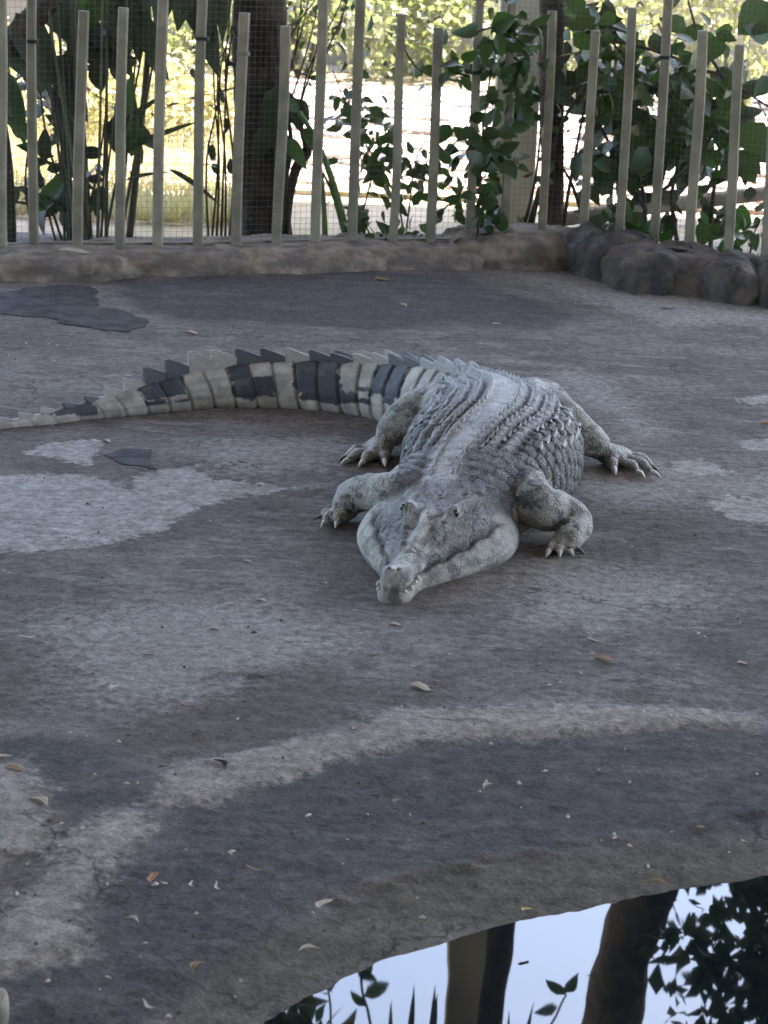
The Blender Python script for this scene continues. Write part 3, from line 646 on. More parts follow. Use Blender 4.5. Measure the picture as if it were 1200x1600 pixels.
# sunlit shrubs and grass beyond
def sunbush(label, x, Y, w_, h_, n, mat, size, seed):
    root = empty('sunlit_bush', (x, Y, 0), label, 'bush', 'sunlit bushes beyond the fence')
    for k in range(4):
        g = np.random.default_rng(seed+k); add('stem', ctube([(x, Y, -.05), (x+g.normal(0, w_*.2), Y, h_*.4), (x+g.normal(0, w_*.4), Y+g.normal(0, .1), h_*.8)], [.02, .015, .008], 4, 6), M['twig'], root)
    crown(root, (x, Y, h_*.5), w_, n, mat, size, seed, (1, .7, h_*.5/w_), 30)
sunbush('yellow green bush in sunlight seen between the left pickets', at(215, 300, 15)[0], 15, .8, .55, 1500, M['grass'], .09, 61)
sunbush('bright bush in sunlight at the far left beyond the canes', at(60, 300, 16)[0], 16, .9, .6, 1300, M['grass'], .09, 62)
sunbush('grey green bush in sunlight at the top centre far behind', at(610, 90, 21)[0], 21.5, 1.2, 1.1, 2200, M['leaf_sun'], .12, 63)
sunbush('bright yellow bush at the top right far behind the shrub', at(1030, 60, 19)[0], 20, 1.6, 1.4, 2600, M['leaf_sun'], .13, 64)
sunbush('small sunlit bush behind the bare twigs', at(470, 60, 20)[0], 20.5, .9, 1.3, 1500, M['leaf_sun'], .11, 65)
sunbush('sunlit bush against the garden wall at the top left', at(300, 90, 20)[0], 21, .8, .9, 1000, M['leaf_sun'], .11, 66)
v, f = [], []
g = np.random.default_rng(77)
for k in range(9000):
    Yg = 11.4+10*g.random()**1.5; x = at(-40+430*g.random(), 200, Yg)[0]; hgt = g.uniform(.05, .16)*(1+.4*(Yg > 13)); a = g.uniform(0, 6.28); le = g.normal(0, .05, 2); ww = .006
    b = len(v); v += [(x-ww*math.cos(a), Yg-ww*math.sin(a), 0), (x+ww*math.cos(a), Yg+ww*math.sin(a), 0), (x+le[0], Yg+le[1], hgt)]; f.append((b, b+1, b+2))
o = add('grass', (np.array(v), f), M['grass'], base=(-2, 14, 0)); tag(o, 'sunlit yellow green grass beyond the left fence', 'grass', kind='stuff')

v, f = [], []
for k in range(5200):
    Yg = 12.6+9*g.random()**1.3; x = at(-60+1320*g.random(), 200, Yg)[0]; a = g.uniform(0, 6.28); l = g.uniform(.03, .075); b = len(v); zb_ = .05+.03*g.random()
    for u, w_, z in ((-.5, 0, 0), (0, .28, .3), (.5, 0, .1), (0, -.28, .2)): v.append((x+l*(u*math.cos(a)-w_*math.sin(a)), Yg+l*(u*math.sin(a)+w_*math.cos(a)), zb_+l*z*g.random()))
    f += [(b, b+1, b+2), (b, b+2, b+3)]
o = add('leaf_litter', (np.array(v), f), M['litter'], base=(0, 16, 0)); tag(o, 'brown leaf litter on the sunlit paving beyond the fence', 'litter', kind='stuff')
# ------------------------------------------------------------------ flat sheets on the slab
def sheet(px, h, label, seed, lift=None):
    poly = np.array([gp(x, y) for x, y in px]); n = len(poly); poly = np.array([poly[i]*(1-k/6)+poly[(i+1) % n]*k/6 for i in range(n) for k in range(6)]) if seed == 3 else np.array([poly[i]*(1-k/3)+poly[(i+1) % n]*k/3 for i in range(n) for k in range(3)])
    nn = fbm(poly*13, 4, seed)-.5; poly[:, :2] += np.column_stack([nn, fbm(poly*13+9, 4, seed)-.5])*(.14 if seed == 3 else .09)
    c = poly.mean(0); n = len(poly)
    z = np.array([gz(*p[:2]) for p in poly])
    lf = np.zeros(n) if lift is None else lift(poly)
    v = np.vstack([[c+[0, 0, gz(*c[:2])+h+lf.mean()]], np.column_stack([(c+(poly-c)*.97)[:, :2], z+h+lf]), np.column_stack([poly[:, :2], z+h*.7+lf]), np.column_stack([poly[:, :2], z-.02+lf*.9])])
    f = [(0, 1+i, 1+(i+1) % n) for i in range(n)]
    for r in (0, 1): f += [(1+r*n+i, 1+(r+1)*n+i, 1+(r+1)*n+(i+1) % n, 1+r*n+(i+1) % n) for i in range(n)]
    o = add('flat_sheet', (v, f), M['sheet'], base=c, smooth=False); return tag(o, label, 'sheet')
sheet([(-60, 462), (60, 450), (138, 446), (152, 462), (148, 478), (222, 496), (212, 521), (120, 510), (0, 491), (-60, 484)], .0035, 'large dark flat sheet lying at the back left near the kerb', 3)
sheet([(158, 712), (190, 703), (238, 706), (240, 733), (205, 731), (178, 722)], .003, 'small dark curled sheet on the concrete below the tail', 4)

# ------------------------------------------------------------------ the crocodile
def skin_mat():
    q = NT('crocodile_skin'); c = q.coord(); tone = q.attr('tone', 'Color'); mot = q.attr('mottle')
    n = q.noise(c, 15, 5, .65); n2 = q.noise(c, 55, 4, .65)
    dark = q.ramp(q.math('ADD', n, q.math('MULTIPLY', q.math('SUBTRACT', n2, .5), .5)), .50, .62)
    col = q.mix(q.math('MULTIPLY', dark, mot), tone, (.060, .060, .055))
    ed = q.vor(c, 95, 'DISTANCE_TO_EDGE'); e = q.ramp(ed, .0, .2)
    ed2 = q.vor(c, 150, 'DISTANCE_TO_EDGE'); e2 = q.ramp(ed2, .0, .15)
    sc = q.attr('scaly')
    col = q.mix(q.math('MULTIPLY', q.math('MULTIPLY', q.math('SUBTRACT', 1.0, e), sc), .28), col, (.09, .085, .075))
    col = q.mix(.8, col, q.mix(n2, (.68, .68, .68), (1.3, 1.29, 1.27)), 'MULTIPLY')
    h = q.math('ADD', q.math('MULTIPLY', q.math('MULTIPLY', e, sc), .8), q.math('ADD', q.math('MULTIPLY', e2, .25), q.math('MULTIPLY', n2, .4)))
    return q.fin(col, q.ramp(n2, .3, .7, .42, .6), q.bump(h, .7, .006), .45)
M['skin'] = skin_mat()
def plain_skin(name, c1, c2, rough=.5): return mat_rough(name, c1, c2, 18, rough, .4, 90, .15, .5, .004)
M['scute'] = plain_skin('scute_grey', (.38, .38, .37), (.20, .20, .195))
M['scute_neck'] = plain_skin('scute_neck', (.17, .165, .155), (.09, .088, .084))
M['scute_dark'] = plain_skin('scute_dark', (.05, .053, .062), (.075, .078, .085))
M['scute_pale'] = plain_skin('scute_pale', (.42, .39, .34), (.27, .25, .21))
M['claw'] = plain_skin('claw', (.62, .60, .55), (.45, .43, .38), .35)
M['claw_shadow_nostril'] = plain_skin('claw_shadow_nostril', (.06, .055, .05), (.10, .09, .08), .4)  # dark claws stand in for shadows at the feet; nostrils share it
M['tooth'] = plain_skin('tooth', (.66, .60, .45), (.55, .48, .34), .35)
q = NT('eye'); q.fin((.02, .016, .010), .1, None, .6); M['eye'] = q.m

SP = np.array([  # x, y, half width, back height, section exponent
 (.150, 5.60, .105, .150, .85), (.178, 5.71, .155, .175, .85), (.208, 5.81, .180, .205, .85), (.245, 5.93, .205, .245, .85), (.280, 6.07, .240, .280, .85), (.312, 6.23, .258, .300, .85),
 (.334, 6.40, .245, .302, .85), (.326, 6.56, .196, .290, .85), (.296, 6.71, .158, .272, .80), (.250, 6.86, .134, .254, .75), (.175, 7.00, .116, .232, .65), (.075, 7.125, .104, .210, .6),
 (-.035, 7.235, .095, .186, .55), (-.20, 7.30, .086, .164, .55), (-.38, 7.325, .076, .146, .55), (-.55, 7.295, .066, .132, .55), (-.72, 7.215, .055, .106, .55), (-.88, 7.105, .043, .073, .55),
 (-1.02, 6.995, .030, .047, .6), (-1.18, 6.865, .018, .026, .7), (-1.35, 6.745, .011, .016, .8), (-1.56, 6.635, .006, .009, .9)])
S_ = crom(SP, 14); SL = np.concatenate([[0], np.cumsum(np.linalg.norm(np.diff(S_[:, :2], axis=0), axis=1))])
ST = np.gradient(S_[:, :2], axis=0); ST /= np.linalg.norm(ST, axis=1)[:, None]
SN = np.column_stack([ST[:, 1], -ST[:, 0]])          # lateral (+ = picture right on the trunk)
S_TAIL = SL[9*14]                                     # where the tail begins
nc = 56; ang = np.arange(nc)*2*math.pi/nc; rings = []
for k in range(len(S_)):
    x, y, w_, zt_, e = S_[k]; zc = .40*zt_
    ca = np.sign(np.cos(ang))*np.abs(np.cos(ang))**(e if e < .8 else .9); sa = np.sin(ang)
    up = zc+(zt_-zc)*np.abs(sa)**(.9 if e < .8 else .85); dn = zc-(zc+.015)*np.abs(sa)**.55
    z = np.where(sa >= 0, up, dn); lat = ca*w_
    if e < .8: lat = lat*np.where(sa > 0, 1-.45*np.clip((z-zc)/(zt_-zc+1e-6), 0, 1)**1.5, 1)
    rings.append(np.column_stack([x+SN[k, 0]*lat, y+SN[k, 1]*lat, z]))
body = MB().add(loft(rings))
# head, lofted from the snout back
HD = np.array([.150, .59]); HD = HD/np.linalg.norm(HD); HN = np.array([HD[1], -HD[0]]); HT = np.array([.036, 5.160])-HN*.012
def hp(t, lat, z): return np.array([HT[0]+HD[0]*t+HN[0]*lat, HT[1]+HD[1]*t+HN[1]*lat, z])
HS = np.array([  # t, jaw half width, crease z, top half width, top z
 (.000, .018, .028, .012, .043), (.012, .034, .032, .024, .066), (.035, .043, .036, .033, .080), (.065, .045, .038, .035, .082), (.095, .045, .040, .033, .077), (.130, .048, .044, .032, .077),
 (.165, .062, .050, .033, .082), (.200, .083, .058, .036, .089), (.245, .112, .066, .042, .099), (.290, .142, .074, .048, .110), (.340, .170, .084, .056, .124), (.400, .198, .094, .068, .140),
 (.460, .214, .102, .080, .149), (.520, .218, .106, .094, .155), (.580, .205, .106, .108, .160), (.640, .165, .100, .115, .155), (.70, .10, .085, .08, .13)])
rings = []
for t, wj, zj, wt_, zt_ in crom(HS, 5):
    wc = wt_+.42*(wj-wt_)
    half = np.array([(0, zt_), (wt_*.55, zt_*.995), (wt_*.95, zt_*.955), (wc, zj+.34*(zt_-zj)), (wc+.45*(wj-wc), zj*.98), (wj*.925, zj*.76), (wj, zj*.40), (wj*.94, zj*.06), (wj*.75, -.014), (0, -.018)])
    hc = crom(half, 4); full = np.vstack([hc, (hc*[-1, 1])[1:-1][::-1]])
    rings.append([hp(t, a, b) for a, b in full])
body.add(loft(rings))
def hball(t, lat, z, rt, rl, rz, n=14):
    v, f = ball((0, 0, 0), (1, 1, 1), n, 9)
    return np.array([hp(t+p[0]*rt, lat+p[1]*rl, z+p[2]*rz) for p in v]), f
body.add(hball(.042, 0, .068, .034, .028, .019))                       # nose disc
for s in (-1, 1):
    body.add(hball(.036, s*.015, .078, .018, .011, .010))
    body.add(hball(.400, s*.058, .138, .034, .021, .022))              # eye bumps
    P = [hp(.38, s*.056, .136), hp(.31, s*.044, .112), hp(.24, s*.033, .093), hp(.17, s*.022, .078)]; body.add(ctube(P, [.012, .009, .007, .004], 5, 10))
    P = [hp(.42, s*.062, .143), hp(.47, s*.076, .147), hp(.52, s*.088, .150), hp(.555, s*.094, .146)]; body.add(ctube(P, [.014, .010, .009, .007], 5, 10))
P = [hp(.38, 0, .128), hp(.28, 0, .104), hp(.18, 0, .080)]; body.add(ctube(P, [.022, .016, .010], 5, 10))
# legs: points in photo pixels with height above the slab
LEGS, CLAWS = [], []
def leg(pts, palm, toes, clawlen, palm_r=.036):
    P = np.array([gp(x, y, z) if x > 20 else np.array([x, y, z]) for x, y, z, r in pts]); R = np.array([r for *_, r in pts]); C = crom(np.column_stack([P, R]), 6)
    body.add(tube(C[:, :3], C[:, 3], 14)); LEGS.append(C)
    pw = gp(*palm); wri = P[-1]
    for (bx, by, tx, ty, r, dk) in toes:
        b = gp(bx, by, .018); t = gp(tx, ty, .008); d = t-b; l = np.linalg.norm(d[:2]); k = pw+(b-pw)*.35
        knee = b+d*.35+np.array([0, 0, .012]); tip = b+d*(1-clawlen/max(l, .02)) if l > clawlen*1.3 else b+d*.4
        Q = [wri*.7+pw*.3+[0, 0, -.005], k+np.array([0, 0, .004]), b, knee, tip+[0, 0, .003]]
        C = crom(np.column_stack([Q, [palm_r, palm_r*.8, r*1.15, r, r*.72]]), 5); body.add(tube(C[:, :3], C[:, 3], 10)); LEGS.append(C)
        CLAWS.append((tip, t, r*.68, dk))
    body.add(ball(pw, (palm_r*1.15, palm_r*1.15, palm_r*.75)))
leg([(.27, 6.62, .15, .095), (.20, 6.55, .155, .085), (686, 632, .155, .076), (650, 645, .135, .068), (618, 668, .085, .054), (604, 688, .045, .040)], (592, 702, .024),
    [(572, 706, 532, 727, .015, 0), (580, 712, 560, 730, .015, 0), (600, 712, 602, 729, .016, 0), (566, 700, 528, 722, .013, 1)], .045)
leg([(.34, 6.66, .15, .090), (.42, 6.62, .155, .082), (836, 625, .16, .076), (876, 650, .140, .068), (915, 682, .090, .056), (940, 700, .050, .042)], (955, 712, .026),
    [(955, 724, 962, 742, .017, 0), (975, 722, 1008, 748, .016, 0), (984, 717, 1032, 747, .014, 0), (990, 712, 1030, 738, .012, 1)], .05)
leg([(.17, 5.95, .13, .085), (.10, 5.90, .125, .078), (625, 772, .115, .066), (585, 770, .10, .054), (556, 772, .075, .050), (545, 786, .055, .044), (540, 800, .035, .036)], (532, 806, .022),
    [(520, 806, 488, 812, .012, 1), (518, 809, 501, 824, .013, 0), (528, 812, 524, 825, .014, 0)], .034, .030)
leg([(.31, 5.99, .13, .09), (.37, 5.90, .12, .080), (840, 790, .11, .066), (872, 800, .085, .056), (900, 818, .060, .050), (892, 836, .045, .042), (882, 846, .034, .034)], (876, 850, .022),
    [(862, 854, 853, 870, .014, 0), (873, 857, 875, 871, .013, 0), (884, 856, 897, 869, .013, 0), (890, 853, 914, 867, .011, 1)], .032, .030)
# one continuous skin: voxel union, then scale relief
tmp = bpy.data.objects.new('tmp', mesh_of('tmp', body.get())); COL.objects.link(tmp)
rm = tmp.modifiers.new('r', 'REMESH'); rm.mode = 'VOXEL'; rm.voxel_size = .0048
sm = tmp.modifiers.new('s', 'SMOOTH'); sm.iterations = 4; sm.factor = .5
dg = bpy.context.evaluated_depsgraph_get(); ev = tmp.evaluated_get(dg)
skin = bpy.data.meshes.new_from_object(ev, depsgraph=dg); bpy.data.objects.remove(tmp)
nv = len(skin.vertices); V = np.empty(nv*3, np.float32); skin.vertices.foreach_get('co', V); V = V.reshape(-1, 3).astype(float)
N = np.empty(nv*3, np.float32); skin.vertex_normals.foreach_get('vector', N); N = N.reshape(-1, 3).astype(float)
near = np.empty(nv, int)
for a in range(0, nv, 20000):
    D = ((V[a:a+20000, None, :2]-S_[None, :, :2])**2).sum(2); near[a:a+20000] = D.argmin(1)
s = SL[near]+((V[:, :2]-S_[near, :2])*ST[near]).sum(1); lat = ((V[:, :2]-S_[near, :2])*SN[near]).sum(1)
wv_, zv_ = S_[near, 2], S_[near, 3]
ht = (V[:, :2]-HT)@HD; hl = (V[:, :2]-HT)@HN
head = sstep(.60, .50, ht)*(np.abs(hl) < .26)
dleg = np.full(nv, 9.0)
for C in LEGS:
    for k in range(0, len(C)):
        dleg = np.minimum(dleg, np.linalg.norm(V-C[k, :3], axis=1)/C[k, 3])
outside = np.abs(lat) > wv_*.97
legm = sstep(1.35, 1.15, dleg)*outside*(1-head)
tail = sstep(S_TAIL-.10, S_TAIL+.08, s)*(1-legm)*(1-head)
trunkm = (1-head)*(1-legm)*(1-tail)
hrel = np.clip(V[:, 2]/zv_, 0, 1.2)
zc_ = .4*zv_; phi = np.arctan2(V[:, 2]-zc_, np.abs(lat)*zv_/wv_*.8); arc = np.sign(lat)*(math.pi/2-phi)*wv_*.72
def sshift(a): return np.interp(a, [.12, .25, .42, .62, .85, 1.05], [-.035, -.045, -.022, .018, .018, 0])
shift = sshift(s); disp = np.zeros(nv)
# trunk: transverse rows of rounded scales
row = s/.040; ir = np.floor(row); col_ = arc/.034+.5*(ir % 2); ic = np.floor(col_)
fr, fc = row-ir-.5, col_-ic-.5; cell = np.clip(1-((np.abs(fr)*2)**4+(np.abs(fc)*2)**4), 0, 1)**.5
amp = .0035+.004*vnoise(np.column_stack([ir, ic, ir*0]), 5)
disp += trunkm*sstep(.5, .62, s/.9+.4)*cell*amp*(.35+.65*sstep(.10, .16, np.abs(arc)))
flank = sstep(.10, .17, np.abs(arc))*trunkm
disp += flank*(.0025*(fbm(V*70, 2, 8)-.5)*2+.0018*cell)
# broad lengthwise folds along the back
ua = np.abs(arc*1.0-shift); ridges = sum(np.exp(-((ua-c_)/.010)**2) for c_ in (.046, .083, .122)); valleys = sum(np.exp(-((ua-c_)/.012)**2) for c_ in (.064, .103, .142))
rk = trunkm*sstep(.26, .36, s)+0; disp += rk*(.008*ridges-.008*valleys)*(.7+.3*np.cos(s/.030*2*math.pi))
# tail rings
RG = .083; ts = (s-S_TAIL-.035*hrel)/RG; it = np.floor(ts); ft = ts-it
groove = np.exp(-(np.minimum(ft, 1-ft)*RG/.006)**2)
rowb = np.array([.27, .50, .74]); rg = sum(np.exp(-((hrel-b)*zv_/.004)**2) for b in rowb)
tfade = sstep(1.75, 1.2, s-S_TAIL)
disp += tail*tfade*(-.007*groove-.002*rg+.005*(1-ft)+.004*(fbm(V*40, 2, 90)-.5))
# head: mouth line, wrinkles
zm = np.interp(ht, HS[:, 0], HS[:, 2])+.0025*np.sin(ht*75)
wtop = np.interp(ht, HS[:, 0], HS[:, 3]); side_ = np.abs(hl) > wtop*.9; gape = sstep(.005, .03, ht)*sstep(.50, .44, ht)
disp += -head*side_*gape*.010*np.exp(-((V[:, 2]-zm)/.0042)**2)
disp += head*side_*gape*.0008*np.exp(-((V[:, 2]-zm+.015)/.008)**2)
zm2 = zm*.52+.012*np.sin(ht*14); disp += -head*side_*sstep(.2, .28, ht)*sstep(.55, .48, ht)*.004*np.exp(-((V[:, 2]-zm2)/.005)**2)
hw = np.column_stack([ht*12, hl*22, V[:, 2]*30]); rdg = sstep(.90, .985, 1-np.abs(2*fbm(np.column_stack([ht*17, hl*30, V[:, 2]*34]), 3, 104)-1))*head*sstep(.12, .2, ht)*np.where(V[:, 2] > zm, 1.0, .25); disp -= .0022*rdg; disp += head*.0035*(fbm(hw, 3, 4)-.5)*sstep(.1, .3, ht)+head*.0025*(fbm(V*80, 2, 6)-.5)
# legs: wrinkle folds and knobs
disp += legm*(.0035*(fbm(V*46, 2, 12)-.5)+.012*(fbm(V*20, 2, 13)-.5))
neck = np.exp(-((s-.16)/.10)**2)*(1-head); disp += neck*(.009*(fbm(V*34, 2, 15)-.5)+.001*cell)
V2 = V+N*disp[:, None]
skin.vertices.foreach_set('co', V2.astype(np.float32).ravel()); skin.polygons.foreach_set('use_smooth', np.ones(len(skin.polygons), bool)); skin.update()
# colours
def C3(*c): return np.array(c)[None, :]
nz = fbm(V*9, 3, 51)[:, None]; nz2 = fbm(V*30, 3, 52)[:, None]
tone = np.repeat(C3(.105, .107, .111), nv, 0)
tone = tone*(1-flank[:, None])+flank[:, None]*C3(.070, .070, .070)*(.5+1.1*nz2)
back = (trunkm*sstep(.055, .035, np.abs(arc-shift)))[:, None]; tone = tone*(1-back)+back*C3(.46, .46, .455)*(.6+.8*nz2)  # pale middle band puts the sky sheen into the skin colour
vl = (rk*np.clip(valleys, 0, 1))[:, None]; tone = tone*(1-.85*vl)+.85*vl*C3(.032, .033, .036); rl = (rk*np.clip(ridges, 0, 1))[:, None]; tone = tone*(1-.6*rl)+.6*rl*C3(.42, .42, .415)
hc_ = C3(.36, .347, .31)*(.42+1.05*nz); hc_ = hc_*(1-sstep(.50, .68, nz2)*.55)
cheek = (sstep(.20, .26, ht)*sstep(.5, .42, ht)*(V[:, 2] > zm-.002)*(np.abs(hl) < wtop+.75*(np.interp(ht, HS[:, 0], HS[:, 1])-wtop))*side_)[:, None]; hc_ = hc_*(1-.45*cheek)
brow = (sstep(.40, .45, ht)*sstep(.60, .54, ht)*sstep(.11, .13, V[:, 2]))[:, None]; hc_ = hc_*(1-.5*brow)+.5*brow*C3(.11, .105, .10)
hc_ = hc_*(1-.5*rdg[:, None]); stn = sstep(.50, .62, fbm(np.column_stack([ht*9, hl*26, V[:, 2]*18]), 4, 115))[:, None]; hc_ = hc_*(1-(.42*stn)*np.where(V[:, 2] > zm, 1.0, .35)[:, None])
pale = (sstep(.030, .012, np.abs(hl))*sstep(.44, .34, ht)*(V[:, 2] > .05))[:, None]; hc_ = hc_*(1+.35*pale)
mouth_shade = (np.exp(-((V[:, 2]-zm)/.006)**2)*side_*gape)[:, None]; hc_ = hc_*(1-.75*mouth_shade)  # crease shade painted along the mouth line
rear = sstep(.50, .58, ht)[:, None]*sstep(.07, .11, V[:, 2])[:, None]; hc_ = hc_*(1-rear)+rear*C3(.20, .19, .17)*(.5+1.0*nz2)
tone = tone*(1-head[:, None])+head[:, None]*hc_
lc = C3(.345, .33, .295)*(.4+1.05*nz); foot = sstep(.09, .03, V[:, 2])[:, None]; lc = lc*(1-foot)+foot*C3(.37, .355, .32)
tone = tone*(1-legm[:, None])+legm[:, None]*lc
it2 = np.floor(ts+.40*(vnoise(V*34, 64)-.5)+.25*(vnoise(V*80, 65)-.5)); segc = np.clip(np.searchsorted(SL, S_TAIL+(it2+.5)*RG), 0, len(SL)-1); sx = S_[segc, 0]
def wx(p): return gp(p, 625)[0]
UP = [(240, 308), (356, 440), (472, 545), (604, 664), (120, 182)]; LOW = [(250, 306), (366, 436), (482, 540), (556, 612), (630, 662), (130, 170)]
isd = np.zeros(nv, bool)
wob = .030*(vnoise(V*45, 61)-.5)+.035*(_h(it.astype(np.int64), it.astype(np.int64)*0, it.astype(np.int64)*0, 7)-.5)
for a, b in UP: isd |= (sx > wx(a)) & (sx < wx(b)) & (hrel+wob*4 > .50)
for a, b in LOW: isd |= (sx > wx(a)) & (sx < wx(b)) & (hrel+wob*4 > .28) & (hrel+wob*4 <= .52)
rw = (hrel > .28).astype(np.int64)+(hrel > .5)+(hrel > .74); hsh = _h(it.astype(np.int64), rw, rw*0, 19)
isd = np.where(hsh > .95, ~isd & (rw > 0) & (V[:, 0] > wx(200)), isd)
tt = np.where(isd[:, None], C3(.045, .047, .056)*(.8+.6*nz2), C3(.40, .375, .33)*(.5+1.0*nz2))
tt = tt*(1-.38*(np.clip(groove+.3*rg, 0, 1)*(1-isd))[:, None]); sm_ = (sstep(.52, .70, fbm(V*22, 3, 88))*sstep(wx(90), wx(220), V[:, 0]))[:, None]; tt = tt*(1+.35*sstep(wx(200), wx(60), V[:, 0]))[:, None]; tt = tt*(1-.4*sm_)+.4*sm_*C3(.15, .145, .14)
grey_base = sstep(wx(640), wx(690), V[:, 0])[:, None]; tt = tt*(1-grey_base)+grey_base*C3(.22, .215, .20)
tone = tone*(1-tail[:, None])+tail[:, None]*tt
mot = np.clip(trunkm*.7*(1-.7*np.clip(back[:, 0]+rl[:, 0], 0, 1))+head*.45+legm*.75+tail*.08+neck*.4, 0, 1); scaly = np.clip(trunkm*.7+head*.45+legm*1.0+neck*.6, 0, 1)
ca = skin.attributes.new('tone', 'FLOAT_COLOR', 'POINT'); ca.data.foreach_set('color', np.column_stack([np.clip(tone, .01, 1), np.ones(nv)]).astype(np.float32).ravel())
for nm, a in (('mottle', mot), ('scaly', scaly)):
    q = skin.attributes.new(nm, 'FLOAT', 'POINT'); q.data.foreach_set('value', a.astype(np.float32))
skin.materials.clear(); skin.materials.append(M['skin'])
croc = empty('crocodile', (.3, 6.2, 0), 'large grey crocodile resting on the concrete, snout towards the pool, banded tail stretched left', 'crocodile')
skin.transform(Matrix.Translation((-.3, -6.2, 0)))
bo = bpy.data.objects.new('body', skin); COL.objects.link(bo); bo.parent = croc
# surface lookup for scutes
from mathutils.bvhtree import BVHTree
tris = []
lv = np.empty(len(skin.loops), np.int32); skin.loops.foreach_get('vertex_index', lv)
bv = BVHTree.FromPolygons([tuple(v) for v in V2.tolist()], [tuple(p.vertices) for p in skin.polygons])
def surf(x, y):
    h = bv.ray_cast(Vector((x, y, 1.0)), Vector((0, 0, -1))); return (np.array(h[0]), np.array(h[1])) if h[0] else (None, None)
def spine(sv): return np.array([np.interp(sv, SL, S_[:, i]) for i in range(5)]), np.array([np.interp(sv, SL, ST[:, i]) for i in range(2)])
kv = np.array([(-.5, -.5, -.25), (.5, -.5, -.25), (.5, .45, -.25), (-.5, .45, -.25), (0, -.48, .12), (0, .1, .75), (0, .62, 1.0), (-.42, -.1, .05), (.42, -.1, .05), (-.30, .42, .2), (.30, .42, .2)])
kf = [(0, 4, 7), (1, 8, 4), (4, 5, 7), (4, 8, 5), (7, 5, 9), (8, 10, 5), (5, 6, 9), (5, 10, 6), (9, 6, 10), (0, 7, 9, 3), (1, 2, 10, 8), (3, 9, 10, 2)]
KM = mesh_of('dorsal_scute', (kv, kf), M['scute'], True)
NM = mesh_of('nuchal_scute', (kv, kf), M['scute_neck'], True)
g = np.random.default_rng(9)
def keel(sv, la, wd, ln, hh, name='dorsal_scute', me=None):
    p, t = spine(sv); nrm2 = np.array([t[1], -t[0]]); la = la+float(sshift(sv)); x, y = p[:2]+nrm2*la; P, nn = surf(x, y)
    if P is None: return
    nn = nn*.5+np.array([0, 0, .5]); inst(name, me or KM, bo, P-nn*.002, axes(np.array([t[0], t[1], 0])-nn*(t[0]*nn[0]+t[1]*nn[1]), nn), (wd*g.uniform(.85, 1.15), ln*g.uniform(.9, 1.1), hh*g.uniform(.75, 1.25)))
s0 = .17; sv = s0
while sv < S_TAIL+.05:
    p, t = spine(sv); k = np.clip(p[2]/.25, .5, 1.05)
    for la, hh in ((.044, .013), (.080, .013), (.120, .010), (.158, .009)):
        if la > .14 and sv < .5 or la > .1 and sv < .38 or la > .06 and sv < .30: continue
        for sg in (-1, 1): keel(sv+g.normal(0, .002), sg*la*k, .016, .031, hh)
    sv += .030
for sv in np.arange(.42, .95, .055):                  # flank scutes stand apart
    for sg in (-1, 1):
        for la in (.195, .222):
            p, t = spine(sv)
            if la < p[2]*.93: keel(sv+g.normal(0, .006), sg*la, .020, .034, .011)
for sg, la, sv in [(1, .035, .10), (-1, .035, .10), (1, .085, .09), (-1, .085, .09), (1, .04, .05), (-1, .04, .05), (1, .12, .12), (-1, .12, .12)]: keel(sv, sg*la, .030, .036, .009, 'nuchal_scute', NM)
# tail crest
def crest_mesh(mat):
    pr = [(-.56, -.25), (-.50, .24), (-.28, .56), (.06, .80), (.48, 1.05), (.60, .96), (.55, .5), (.49, -.25)]
    v = []
    for sx_ in (-1, 1):
        for y_, z_ in pr: v.append((sx_*.5*(1-.75*max(0, z_)), y_, z_))
    n = len(pr); f = [tuple(range(n))[::-1], tuple(range(n, 2*n))]+[(i, (i+1) % n, n+(i+1) % n, n+i) for i in range(n)]
    return mesh_of('tail_scute', (np.array(v), f), mat, False)
CM = {k: crest_mesh(M[k]) for k in ('scute', 'scute_dark', 'scute_pale')}
k = 0; sv = S_TAIL+.02
while sv < SL[-1]-.12:
    d = sv-S_TAIL; segx = spine(S_TAIL+(math.floor(d/RG)+.5)*RG)[0][0]
    dk = any(wx(a) < segx < wx(b) for a, b in UP); kind = 'scute' if segx > wx(660) else ('scute_dark' if dk else 'scute_pale')
    single = d > .62
    hh = np.interp(d, [0, .3, .6, .9, 1.05, 1.25, 1.5], [.018, .024, .030, .054, .060, .044, .014]); ln = np.interp(d, [0, .85, 1.05, 1.3, 1.5], [.084, .092, .112, .105, .06])
    p, t = spine(sv); nn2 = np.array([t[1], -t[0]])
    for la in ((0,) if single else (-.030, .030)):
        la2 = la*np.interp(d, [0, .62], [1.3, .55]); x, y = p[:2]+nn2*la2; P, nn = surf(x, y)
        if P is None: continue
        lean = np.array([nn2[0], nn2[1], 0])*(np.sign(la)*.25)+np.array([0, 0, 1.0])
        dd = np.array([t[0], t[1], np.interp(d, [0, .9, 1.1, 1.5], [0, .0, .1, .1])])
        inst('tail_scute', CM[kind], bo, P-np.array([0, 0, .002]), axes(dd, lean), (.030 if not single else .026, ln*g.uniform(.95, 1.05), hh*g.uniform(.9, 1.1)))
    sv += RG
